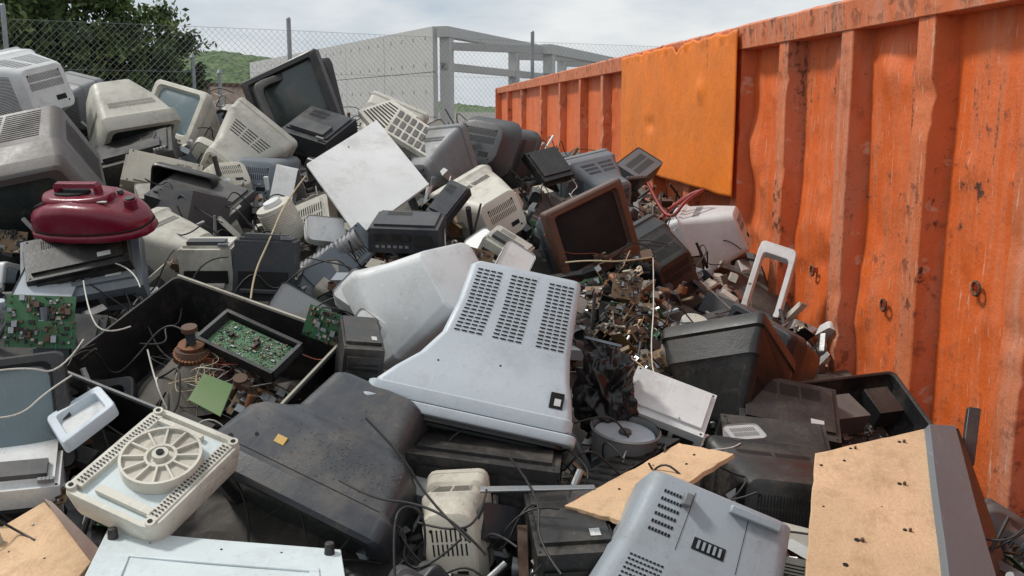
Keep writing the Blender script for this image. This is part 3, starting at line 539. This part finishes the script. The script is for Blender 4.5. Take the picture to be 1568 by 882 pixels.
# ------------------------------------------------------------------ white fan housing
P = [W(228, 604, 2.52), W(366, 690, 2.37), W(221, 812, 2.15), W(127, 758, 2.24)]; c = sum(P, Vector()) / 4
X = ((P[1] - P[0]) + (P[2] - P[3])).normalized(); Y = ((P[0] - P[3]) + (P[1] - P[2])).normalized(); Z = X.cross(Y).normalized()
M2 = Matrix.Translation(c) @ Matrix((X, Y, Z)).transposed().to_4x4(); b = MB()
wl = ((P[1] - P[0]).length + (P[2] - P[3]).length) / 2; hl = ((P[0] - P[3]).length + (P[1] - P[2]).length) / 2
b.M = Matrix.Rotation(math.radians(90), 4, 'X'); b.loft([(-.07, 0, 0, wl * .94, hl * .94, .03), (-.01, 0, 0, wl, hl, .03), (0, 0, 0, wl * .98, hl * .98, .03), (0, 0, 0, wl * .9, hl * .9, .03), (-.012, 0, 0, wl * .88, hl * .88, .03)], 'cream'); b.M = Matrix()
b.slots([Vector((x * wl * .43, y * hl * .43, -.012)) for y in (-1, 1) for x in (-1, 1)], 1, 1, 1, 1, 'steelw', (0, 0, -1), lift=.001)
for sx in (-1, 1):
    b.box((sx * wl * .405, 0, -.004), (.028, hl * .82, .014), 'cream')
    b.slots([Vector((sx * wl * .405 + x * .011, y * hl * .39, .003)) for y in (-1, 1) for x in (-1, 1)], 2, 26, .7, .4, 'slot', (0, 0, -1), lift=.0025)
b.box((.02, -hl * .36, -.003), (wl * .6, .02, .012), 'cream'); b.box((-.03, hl * .38, -.003), (wl * .5, .012, .012), 'cream')
cx, cy, r = .008, .015, .094
b.cyl((cx, cy, -.01), (cx, cy, .012), r, r, 'cream', 48)
n = 48
for (ra, rb, z0, z1, mm) in ((r, r * .93, .012, .024, 'cream'), (r * .40, r * .33, .012, .022, 'cream'), (r * .2, r * .0, .012, .03, 'cream')):
    vs = []
    for i in range(n): a = i * 2 * math.pi / n; vs += [(cx + q * math.cos(a), cy + q * math.sin(a), z) for q, z in ((ra, z0), (ra, z1), (rb, z1), (rb, z0))]
    b.add(vs, [(4 * i + k, 4 * ((i + 1) % n) + k, 4 * ((i + 1) % n) + k + 1, 4 * i + k + 1) for i in range(n) for k in range(3)], mm)
for i in range(12):
    a = i * 2 * math.pi / 12; b.M = Matrix.Translation((cx, cy, .017)) @ Matrix.Rotation(a, 4, 'Z'); b.box((r * .65, 0, 0), (r * .56, .005, .011), 'cream')
    b.M = Matrix.Translation((cx, cy, .0126)) @ Matrix.Rotation(a + .262, 4, 'Z'); b.box((r * .66, 0, 0), (r * .44, .028, .001), 'beige')
b.M = Matrix(); b.cyl((cx, cy, .03), (cx, cy, .034), .009, .009, 'slot', 12)
for sx in (-1, 1):
    for sy in (-1, 1): b.cyl((sx * wl * .43, sy * hl * .44, -.01), (sx * wl * .43, sy * hl * .44, .008), .012, .012, 'cream', 14); b.cyl((sx * wl * .43, sy * hl * .44, .008), (sx * wl * .43, sy * hl * .44, .009), .006, .006, 'slot', 10)
b.done('white_fan_housing', M2, bev=.002)
# ------------------------------------------------------------------ red vacuum cleaner
b = MB(); Ls = [(-.245, .03, .06), (-.235, .13, .08), (-.20, .20, .11), (-.12, .245, .14), (-.02, .26, .15), (.08, .25, .14), (.16, .215, .12), (.22, .16, .09), (.25, .10, .07), (.258, .03, .05)]
b.M = Matrix.Rotation(math.radians(-90), 4, 'Z')
b.loft([(x, 0, h_ / 2, w_, h_, .04) for x, w_, h_ in Ls], 'wine', n=6)
b.loft([(x * 1.03, 0, .012, w_ * 1.06, .035, .015) for x, w_, h_ in Ls], 'wine', n=4); b.loft([(x * 1.015, 0, .034, w_ * 1.03, .006, .003) for x, w_, h_ in Ls], 'slot', n=2)
b.loft([(x * .60 - .03, 0, .138, w_ * .6, .04, .018) for x, w_, h_ in Ls], 'wine', n=4); b.loft([(x * .3 - .05, 0, .16, w_ * .3, .012, .005) for x, w_, h_ in Ls], 'slot', n=3)
b.M = Matrix(); b.box((-.02, 0, .192), (.20, .035, .018), 'wine', .9, .7); b.box((-.11, 0, .17), (.02, .03, .04), 'wine'); b.box((.07, 0, .17), (.02, .03, .04), 'wine')
b.cyl((.19, .0, .08), (.20, -.0, .135), .030, .026, 'wine', 20); b.cyl((.20, 0, .135), (.2, 0, .14), .02, .02, 'black', 20); b.box((.11, -.05, .142), (.04, .012, .004), 'label'); b.cyl((.12, .06, .13), (.12, .06, .145), .014, .012, 'dgrey', 16)
for i in range(6): b.box((-.2 + i * .012, -.02, .118 + i * .004), (.004, .08, .004), 'slot')
b.done('red_vacuum_cleaner', Matrix.Translation(W(146, 350, 3.45)) @ ORI((-.22, -.50, .85), (-.10, .80, .52)) @ Matrix.Scale(.86, 4), bev=.003, ang=50)
# ------------------------------------------------------------------ black opened housing at right
b = MB(); crt(b, .52, .36, .24, 'black', hollow=True, vents=False); b.M = Matrix.Translation((0, .12, -.02)) @ Matrix.Rotation(1.5708, 4, 'X'); pcb(b, .32, .22, 'blackm', .9); b.M = Matrix()
b.box((-.05, .06, .05), (.2, .1, .12), 'taupe', .8, .8); b.box((.15, .06, .06), (.1, .08, .12), 'black')
M = ORI((.12, .72, .62), (-.25, .6, -.7)); b.done('opened_black_television', Matrix.Translation(W(1315, 632, 3.55)) @ M, bev=.003)
bm = bmesh.new(); bmesh.ops.create_icosphere(bm, subdivisions=6, radius=1)
for v in bm.verts:
    p = v.co.copy(); q = 1.05 - abs(noise.noise(p * 1.5)) * .55 - abs(noise.noise(p * 3.1 + Vector((3, 1, 2)))) * .28 - abs(noise.noise(p * 6)) * .08; v.co = Vector((p.x * .10, p.y * .09, p.z * .13)) * q * 1.15
me = bpy.data.meshes.new('black_rubbish_bag'); bm.to_mesh(me); bm.free(); me.materials.append(MATS['bag']); me.polygons.foreach_set('use_smooth', [True] * len(me.polygons)); o = bpy.data.objects.new('black_rubbish_bag', me); sc.collection.objects.link(o); o.location = W(930, 602, 3.05)
b = MB(); b.cyl((0, 0, 0), (0, 0, .14), .085, .10, 'grey', 32, False); b.cyl((0, 0, .14), (0, 0, .145), .105, .10, 'grey', 32, False); b.cyl((0, 0, .12), (0, 0, .125), .09, .09, 'lgrey', 32); b.cyl((0, 0, .125), (0, 0, .135), .02, .018, 'dgrey', 16); b.done('grey_kitchen_pot', Matrix.Translation(W(948, 722, 2.95)) @ ORI((0, -.3, 1), (.1, .8, .6)), bev=.002)
b = MB(); b.cyl((0, 0, -.08), (0, 0, .08), .075, .075, 'cream', 32)
for i in range(14): b.cyl((0, 0, -.07 + i * .010), (0, 0, -.066 + i * .010), .078, .078, 'beige', 32)
b.cyl((0, 0, .08), (0, 0, .1), .04, .035, 'white', 24); b.done('fan_heater', Matrix.Translation(W(432, 340, 4.1)) @ ORI((.3, -.3, .9), (-.35, .8, .4)), bev=.002)
b = MB(); b.cyl((0, 0, -.14), (0, 0, .14), .035, .035, 'grey', 24)
for i in range(14): b.cyl((0, 0, -.13 + i * .02), (0, 0, -.12 + i * .02), .040, .040, 'grey', 24)
b.done('vacuum_hose', Matrix.Translation(W(505, 392, 3.9)) @ ORI((.2, -.5, .8), (.85, .45, .2)), bev=0)
b = MB(); b.cyl((0, 0, -.03), (0, 0, .03), .06, .055, 'white', 28); b.cyl((0, 0, .03), (0, 0, .035), .045, .045, 'cream', 28); b.done('plastic_cap', Matrix.Translation(W(1062, 500, 4.1)) @ ORI((0, -.5, .8), (.1, .8, .6)), bev=.002)
curve('red_plastic_handle', 'red', [[W(992, 280, 5.6), W(1010, 320, 5.5), W(1030, 336, 5.4), W(1050, 305, 5.4), W(1076, 291, 5.5)], [W(1012, 335, 5.45), W(1045, 298, 5.6), W(1074, 292, 5.5)], [W(1022, 322, 5.45), W(1056, 300, 5.5)]], .010)
# ------------------------------------------------------------------ exposed electronics heap
b = MB(); RR = random.Random(3)
for i in range(85):
    u = RR.gauss(958, 38); v = RR.gauss(480, 42); p = W(u, v, 4.1 - (v - 478) * .004 + RR.uniform(-.12, .1)); b.M = Matrix.Translation(p) @ Matrix.Rotation(RR.uniform(0, 6.28), 4, 'Z') @ Matrix.Rotation(RR.uniform(-1.2, 1.2), 4, 'X') @ Matrix.Rotation(RR.uniform(-1, 1), 4, 'Y'); t = RR.random()
    if t < .4: pcb(b, RR.uniform(.06, .18), RR.uniform(.05, .11), RR.choice(['pcbb', 'pcbb', 'chip', 'pcb']), 1.5, RR, .8)
    elif t < .55: b.cyl((0, 0, 0), (0, 0, .03), .022, .02, RR.choice(['copper', 'rustm', 'beige']), 16); b.cyl((0, 0, .0), (0, 0, .05), .010, .010, 'blackm', 10)
    elif t < .70: b.box((0, 0, 0), (.05, .04, .035), RR.choice(['rustm', 'metal', 'chip', 'blackm', 'blackm'])); b.box((0, 0, 0), (.03, .05, .025), 'copper')
    else: b.box((0, 0, 0), (RR.uniform(.05, .14), RR.uniform(.01, .03), RR.uniform(.003, .012)), RR.choice(['metal', 'rustm', 'beige', 'blackm', 'cream']))
b.M = Matrix(); b.done('circuit_board_heap', bev=0)
for (u, v, d, a, h_, bd, F, U) in ((62, 482, 3.05, .2, .12, 'pcb', (.1, -.4, .8), (.1, .8, .5)), (62, 512, 2.95, .2, .08, 'pcb', (.1, -.5, .8), (.1, .8, .5)), (500, 500, 3.1, .14, .1, 'pcb', (-.3, -.6, .6), (.1, .6, .8)), (960, 440, 4.0, .12, .1, 'pcbb', (0, -.4, .9), (.2, .9, .4)), (15, 370, 3.6, .12, .08, 'pcbb', (0, -.5, .8), (.1, .8, .6)), (725, 400, 3.7, .14, .1, 'pcbb', (0, -.5, .8), (.3, .8, .6))):
    b = MB(); pcb(b, a, h_, bd, 2.2, R, .6); b.done('circuit_board', Matrix.Translation(W(u, v, d)) @ ORI(F, U) @ Matrix.Rotation(.9, 4, 'X'), bev=0)
# ------------------------------------------------------------------ cables
def wander(n, k, st, h):
    o = []
    for _ in range(n):
        y = 1.9 + 6 * R.random() ** 1.3; x = R.uniform(-.55, .45) * y; a = R.uniform(0, 6.28); p = []
        for _ in range(k):
            if x < 1.7 - .09 * y: p.append(Vector((x, y, mz(x, y) + R.uniform(.06, h))))
            a += R.gauss(0, .8); x += st * math.cos(a); y += st * math.sin(a) * .7
        if len(p) > 3: o.append(p)
    return o
curve('tangled_cable', 'cablek', wander(110, 9, .09, .24), .003); curve('tangled_cable', 'cablew', wander(20, 8, .09, .22), .0025); curve('tangled_cable', 'cabler', wander(8, 7, .07, .2), .002)
curve('rope', 'rope', [[W(468, 270, 4.2), W(436, 310, 4.0), W(412, 370, 3.6), W(388, 420, 3.5), W(384, 458, 3.4)], [W(866, 402, 4.3), W(900, 398, 4.2), W(950, 402, 4.2), W(998, 394, 4.3)]], .0035)
curve('white_wire', 'cablew', [[W(1000, 395, 4.3), W(1002, 470, 3.8), W(996, 530, 3.5), W(1002, 590, 3.2), W(1040, 640, 3.0)], [W(-20, 570, 2.5), W(40, 560, 2.5), W(92, 575, 2.6), W(128, 520, 2.9)], [W(-10, 640, 2.4), W(30, 640, 2.4), W(70, 600, 2.5), W(110, 575, 2.6)], [W(128, 430, 3.3), W(135, 480, 3.0), W(160, 515, 2.9), W(200, 500, 3.0)], [W(160, 400, 3.4), W(205, 405, 3.3), W(215, 440, 3.2)], [W(690, 270, 4.3), W(678, 320, 4.1), W(682, 378, 3.9)]], .0024)
curve('black_power_cable', 'cablek', [[W(520, 735, 2.2), W(570, 765, 2.15), W(640, 770, 2.15), W(700, 800, 2.1), W(745, 850, 2.1)], [W(605, 890, 2.1), W(600, 800, 2.15), W(620, 770, 2.2), W(655, 790, 2.2), W(650, 850, 2.2)], [W(560, 640, 2.35), W(620, 700, 2.3), W(650, 760, 2.3), W(720, 830, 2.2)], [W(780, 700, 2.45), W(830, 760, 2.4), W(820, 830, 2.3), W(860, 880, 2.2)], [W(640, 800, 2.3), W(690, 815, 2.2), W(735, 800, 2.3), W(745, 750, 2.4)]], .003)
# ------------------------------------------------------------------ container
dv = Vector((-.0893, .996, 0)).normalized(); nv = Vector((-dv.y, dv.x, 0)); P0 = -nv * 2.0
MC = Matrix((dv, nv, Vector((0, 0, 1)))).transposed().to_4x4(); MC = Matrix.Translation(P0) @ MC
par = bpy.data.objects.new('waste_container', None); sc.collection.objects.link(par); par.matrix_world = MC
def child(o):
    o.parent = par; o.matrix_parent_inverse = Matrix(); o.matrix_basis = Matrix()
S0, S1, TOP = .6, 25.3, 2.615
RC = random.Random(23)
ds = .018; ns = int((11 - S0) / ds); nz = 130; ss = list(np.linspace(S0, 11, ns)) + list(np.linspace(11.1, S1, 120))
SS, ZZ = np.meshgrid(np.array(ss), np.linspace(.15, TOP - .1, nz)); OFF = np.zeros_like(SS)
for _ in range(330):
    a = RC.uniform(S0, 11); z = RC.uniform(.4, 2.4); r = RC.uniform(.02, .06) * RC.choice((1, 1, 1.7)); am = r * RC.uniform(.18, .42) * RC.choice((1, 1, -1)); th = RC.uniform(0, 3.14); el = RC.uniform(1, 2.8)
    dx = SS - a; dz = ZZ - z; p = (dx * math.cos(th) + dz * math.sin(th)) / r; q = (-dx * math.sin(th) + dz * math.cos(th)) / (r * el)
    OFF += am * np.exp(-np.sqrt(p * p + q * q + .02) ** 1.5)
k = SS.shape[1]; vs = [(SS[j, i], OFF[j, i] + .012 * noise.noise(Vector((SS[j, i] * 1.3, ZZ[j, i] * 1.3, 5))) + .0035 * noise.noise(Vector((SS[j, i] * 9, ZZ[j, i] * 9, 1))), ZZ[j, i]) for j in range(nz) for i in range(k)]
b = MB(); b.add(vs, [(j * k + i, j * k + i + 1, (j + 1) * k + i + 1, (j + 1) * k + i) for j in range(nz - 1) for i in range(k - 1)], 'orange'); o = b.done('side_wall', bev=0, ang=60, recalc=False); child(o)
ribs = [.85, 1.6, 2.3, 3.0, 3.71, 4.42, 5.22, 5.98, 7.1, 8.2, 9.3, 10.6, 12.1, 13.9, 16.1, 19.3, 22.4]
for s in ribs:
    b = MB(); wd = .068; nzz = 70; vs = []; kn = [(RC.uniform(.5, 2.3), RC.uniform(.02, .05), RC.uniform(.006, .02)) for _ in range(4)]
    for j in range(nzz + 1):
        z = .12 + (TOP - .25) * j / nzz; jx = .004 * noise.noise(Vector((s * 3, z * 1.5, 0))); jy = .004 * noise.noise(Vector((s * 5, z * 3, 7))) - sum(a_ * math.exp(-((z - z_) / r_) ** 2) for z_, r_, a_ in kn)
        vs += [(s - wd - .006 + jx, -.03, z), (s - wd + .004 + jx, .10 + jy, z), (s + wd - .004 + jx, .10 + jy * .4, z), (s + wd + .006 + jx, -.03, z)]
    b.add(vs, [(4 * j + q, 4 * j + q + 1, 4 * j + q + 5, 4 * j + q + 4) for j in range(nzz) for q in range(3)], 'orangerib'); o = b.done('rib', bev=.005, ang=30); child(o)
b = MB(); n = 260; vs = []
for i in range(n + 1):
    s = S0 + (S1 - S0) * i / n; q = .004 * noise.noise(Vector((s * 1.5, 0, 2))) + .006 * noise.noise(Vector((s * 7, 0, 2)))
    vs += [(s, -.1, TOP - .14), (s, .11 + q, TOP - .14), (s, .12 + q, TOP - .012 + q), (s, .10 + q, TOP + q), (s, -.1, TOP + q)]
b.add(vs, [(5 * i + q, 5 * i + q + 1, 5 * i + q + 6, 5 * i + q + 5) for i in range(n) for q in range(4)], 'orangerib'); o = b.done('top_rail', bev=.004, ang=30); child(o)
b = MB(); nxx, nzz = 110, 50; vs = []
for j in range(nzz + 1):
    for i in range(nxx + 1):
        s = 5.88 + 3.42 * i / nxx; z0 = 1.60 + .012 * noise.noise(Vector((s * 3, 9, 0))); z1 = TOP - .03 + .018 * noise.noise(Vector((s * 5, 0, 0))) - .045 * math.exp(-((s - 7.3) / .10) ** 2)
        z = z0 + (z1 - z0) * j / nzz
        off = .138 + .010 * noise.noise(Vector((s * 1.2, z * 1.2, 2))) + .025 * math.exp(-(((s - 6.6) / .08) ** 2 + ((z - 2.25) / .07) ** 2)) - .02 * math.exp(-(((s - 8.1) / .15) ** 2 + ((z - 2.0) / .05) ** 2)) + (.02 * noise.noise(Vector((s * 9, 0, 4))) if j > nzz - 3 else 0); vs.append((s, off, z))
b.add(vs, [(j * (nxx + 1) + i, j * (nxx + 1) + i + 1, (j + 1) * (nxx + 1) + i + 1, (j + 1) * (nxx + 1) + i) for j in range(nzz) for i in range(nxx)], 'orangep'); o = b.done('welded_sheet', bev=0, ang=60, recalc=False); sm = o.modifiers.new('s', 'SOLIDIFY'); sm.thickness = .008; sm.offset = -1; child(o)
b = MB(); b.box(((S0 + S1) / 2, .04, .08), (S1 - S0, .2, .16), 'orangerib'); b.box(((S0 + S1) / 2, -1.2, .16), (S1 - S0, 2.3, .03), 'rustm'); b.box(((S0 + S1) / 2, -2.42, 1.3), (S1 - S0, .05, 2.5), 'orange'); b.box((S0 - .03, -1.2, 1.3), (.05, 2.5, 2.5), 'orange'); b.box((S1 + .03, -1.15, 1.3), (.05, 2.5, 2.56), 'orange'); b.box((S1 - .02, .05, 1.3), (.12, .2, 2.6), 'orangerib'); o = b.done('frame'); child(o)
for s, z in ((4.85, 1.32), (4.05, 1.3), (3.35, 1.5)):
    b = MB()
    for i in range(10):
        a0 = i * .6283; a1 = a0 + .6283; b.cyl((s + .025 * math.cos(a0), .03, z + .025 * math.sin(a0)), (s + .025 * math.cos(a1), .03, z + .025 * math.sin(a1)), .006, .006, 'rustm', 6)
    b.box((s + .03, .01, z), (.02, .05, .03), 'orangerib'); o = b.done('lashing_ring', bev=.001); child(o)
# ------------------------------------------------------------------ fence
posts = [(-300, 3, 17.2), (18, 10, 20.0), (447, 30, 23.), (815, 50, 27.), (1150, 60, 31.)]
b = MB(); PT = []
for u, v, d in posts:
    p = W(u, 165, d); p.z = 0; PT.append(p); b.cyl(p, p + Vector((0, 0, 4.12)), .05, .05, 'galv', 10); b.cyl(p + Vector((0, 0, 4.12)), p + Vector((0, 0, 4.15)), .05, .03, 'galv', 10)
for A, B_ in zip(PT[:-1], PT[1:]):
    Lh = (B_ - A).length; e = (B_ - A) / Lh; Ht = 3.86; sp = .14
    for z in (3.86, 2.9, 1.6): b.cyl(A + Vector((0, 0, z)), B_ + Vector((0, 0, z)), .004, .004, 'galv', 4, False)
    for sg in (1, -1):
        t = -Ht
        while t < Lh:
            a0 = max(0, t); a1 = min(Lh, t + Ht)
            if sg > 0: z0, z1 = a0 - t, a1 - t
            else: z0, z1 = Ht - (a0 - t), Ht - (a1 - t)
            if a1 > a0: b.cyl(A + e * a0 + Vector((0, 0, z0)), A + e * a1 + Vector((0, 0, z1)), .003, .003, 'galv', 3, False)
            t += sp
b.done('chain_link_fence', bev=0, recalc=False)
# ------------------------------------------------------------------ building shell
b = MB(); C = Vector((-3.0, 40, 0)); dl = Vector((-.479, 1, 0)).normalized(); dr = Vector((.33, 1, 0)).normalized(); HB = 5.25
def wallbox(p, q, z0, z1, t, m):
    e = (q - p).normalized(); nn = Vector((-e.y, e.x, 0)) * t / 2; vs = [x + Vector((0, 0, z)) for z in (z0, z1) for x in (p - nn, q - nn, q + nn, p + nn)]
    b.add(vs, [(3, 2, 1, 0), (4, 5, 6, 7), (0, 1, 5, 4), (1, 2, 6, 5), (2, 3, 7, 6), (3, 0, 4, 7)], m)
for i in range(6):
    for j in range(3): wallbox(C + dl * (i * 6 + .02), C + dl * (i * 6 + 5.98), j * 1.75 + .01, j * 1.75 + 1.735, .2, 'concw')
    for j in range(5):
        for q in range(4): p = C + dl * (i * 6 + .8 + q * 1.4) + Vector((-.09, -.06, 0)); wallbox(p, p + dl * .12, .6 + j * 1.05, .72 + j * 1.05, .03, 'concrete')
wallbox(C + dl * .05 + Vector((.0, .25, 0)), C + dl * 36 + Vector((0, .25, 0)), 0, 5.1, .1, 'concrete')
for k_, off in ((0, Vector((0.35, 0, 0))), (1, Vector((4.5, 3, 0)))):
    for i in range(5):
        p = C + off + dr * (i * 8.5); wallbox(p, p + dr * .5, 0, HB - .1 if k_ == 0 else HB - .6, .4, 'concw')
    wallbox(C + off - dr * .2, C + off + dr * 34, HB - .42 - k_ * .5, HB - .02 - k_ * .5, .46, 'concw')
    wallbox(C + off, C + off + dr * 34, 3.55 - k_ * .3, 3.85 - k_ * .3, .3, 'concw')
for i in range(5): p = C + Vector((.35, 0, 0)) + dr * (i * 8.5 + .25); wallbox(p, p + Vector((4.15, 3, 0)), HB - .9, HB - .6, .3, 'concrete')
wallbox(C + dr * 9, C + dr * 24, 0, 3.1, .2, 'concrete')
b.done('concrete_building_shell', bev=0)
b = MB(); p = W(318, 165, 30); p.z = 0; q = W(392, 165, 32); q.z = 0; wallbox(p, q, 0, 2.75, .3, 'stucco'); wallbox(p - Vector((.2, 0, 0)), q + Vector((.2, 0, 0)), 2.76, 2.86, .5, 'rustm'); b.done('stucco_wall', bev=0)
for u, v in ((295, 88), (336, 112), (383, 128)):
    b = MB(); p = W(u, v, 28); b.cyl((p.x, p.y, 0), p, .055, .055, 'galv', 10); b.cyl(p, p + Vector((0, 0, .12)), .09, .02, 'galv', 10); b.done('steel_post', bev=0)
# ------------------------------------------------------------------ trees
def tree(name, x, y, cz, rx, rz, ncl, nl, seed, ls=.15):
    g = np.random.default_rng(seed); b = MB(); base = Vector((x, y, 0))
    tr = min(.3, rx * .1); b.cyl(base, (x + .1, y, cz - rz * .3), tr, tr * .6, 'bark', 10)
    cl = []
    for i in range(ncl):
        v = g.normal(size=3); v /= np.linalg.norm(v); rad = g.uniform(.45, 1.05); cl.append(np.array([x + v[0] * rx * rad, y + v[1] * rx * rad, cz + v[2] * rz * rad]))
    for c_ in cl[:16]: b.cyl((x + .1, y, cz - rz * .5), tuple(c_), tr * .35, tr * .06, 'bark', 6)
    vs = []; fs = []; mi = []
    for c_ in cl:
        cr = g.uniform(.35, .75) * rx * .3; mm = g.choice([0, 0, 1, 1, 2]); n = int(nl * g.uniform(.6, 1.2)); pp = c_ + g.normal(size=(n, 3)) * cr * np.array([.6, .6, .42])
        a = g.normal(size=(n, 3)); a /= np.linalg.norm(a, axis=1)[:, None]; t = np.cross(a, g.normal(size=(n, 3))); t /= np.linalg.norm(t, axis=1)[:, None]; s = ls * g.uniform(.6, 1.2, size=(n, 1))
        for q in range(n):
            o = len(vs); A = a[q] * s[q]; T = t[q] * s[q] * .5; P_ = pp[q]; vs += [tuple(P_ - A), tuple(P_ + T), tuple(P_ + A), tuple(P_ - T)]; fs.append((o, o + 1, o + 2, o + 3)); mi.append(mm)
    o = len(b.v); b.v += [Vector(v) for v in vs]; b.f += [tuple(i + o for i in f) for f in fs]; ids = [b.mi('leaf2'), b.mi('leaf1'), b.mi('leaf3')]; b.m += [ids[k_] for k_ in mi]
    b.done(name, bev=0, recalc=False)
tree('deciduous_tree', -14.2, 28, 5.0, 3.3, 3.6, 260, 120, 1, .12); tree('deciduous_tree', -11.0, 29.5, 3.6, 1.8, 1.7, 110, 110, 2, .11); tree('deciduous_tree', -17.5, 33, 5.4, 3.2, 3.6, 150, 100, 3); tree('deciduous_tree', -9.9, 31, 2.3, 1.0, 1.2, 60, 90, 4, .10)
# ------------------------------------------------------------------ hill and ground
m = bpy.data.materials.new('hill'); m.use_nodes = True; nt = m.node_tree; g = nd(nt, 'ShaderNodeNewGeometry'); bs = nt.nodes['Principled BSDF']; n_ = noi(nt, g.outputs['Position'], .35, 6, .75)
nt.links.new(mixc(nt, mapr(nt, n_, .42, .58), (.035, .07, .03), (.13, .18, .08)), bs.inputs['Base Color']); bs.inputs['Roughness'].default_value = 1; MATS['hill'] = m
b = MB(); vs = []; NX, NY = 330, 70
for j in range(NY + 1):
    for i in range(NX + 1):
        x = -420 + 640 * i / NX; y = 420 + 230 * j / NY; u = 784 + x / y * 1549
        hh = lerp([(-600, 14), (60, 18), (215, 22), (290, 27.5), (345, 28.5), (420, 25), (490, 16), (600, 6), (750, 1), (1500, 1)], u); q = min(1, max(0, (y - 420) / 80)); q = q * q * (3 - 2 * q)
        z = hh * q + (1.6 * noise.noise(Vector((x * .13, y * .13, 0))) + 1.8 * abs(noise.noise(Vector((x * .35, y * .35, 0))))) * q; vs.append((x, y, z))
b.add(vs, [(j * (NX + 1) + i, j * (NX + 1) + i + 1, (j + 1) * (NX + 1) + i + 1, (j + 1) * (NX + 1) + i) for j in range(NY) for i in range(NX)], 'hill'); b.done('wooded_hill', bev=0, ang=180, recalc=False)
mat('gravel', (.18, .17, .155), .9, .5, 0, bump=.5); b = MB(); b.add([(-2500, -500, 0), (2500, -500, 0), (2500, 3500, 0), (-2500, 3500, 0)], [(0, 1, 2, 3)], 'gravel'); b.done('ground', bev=0)
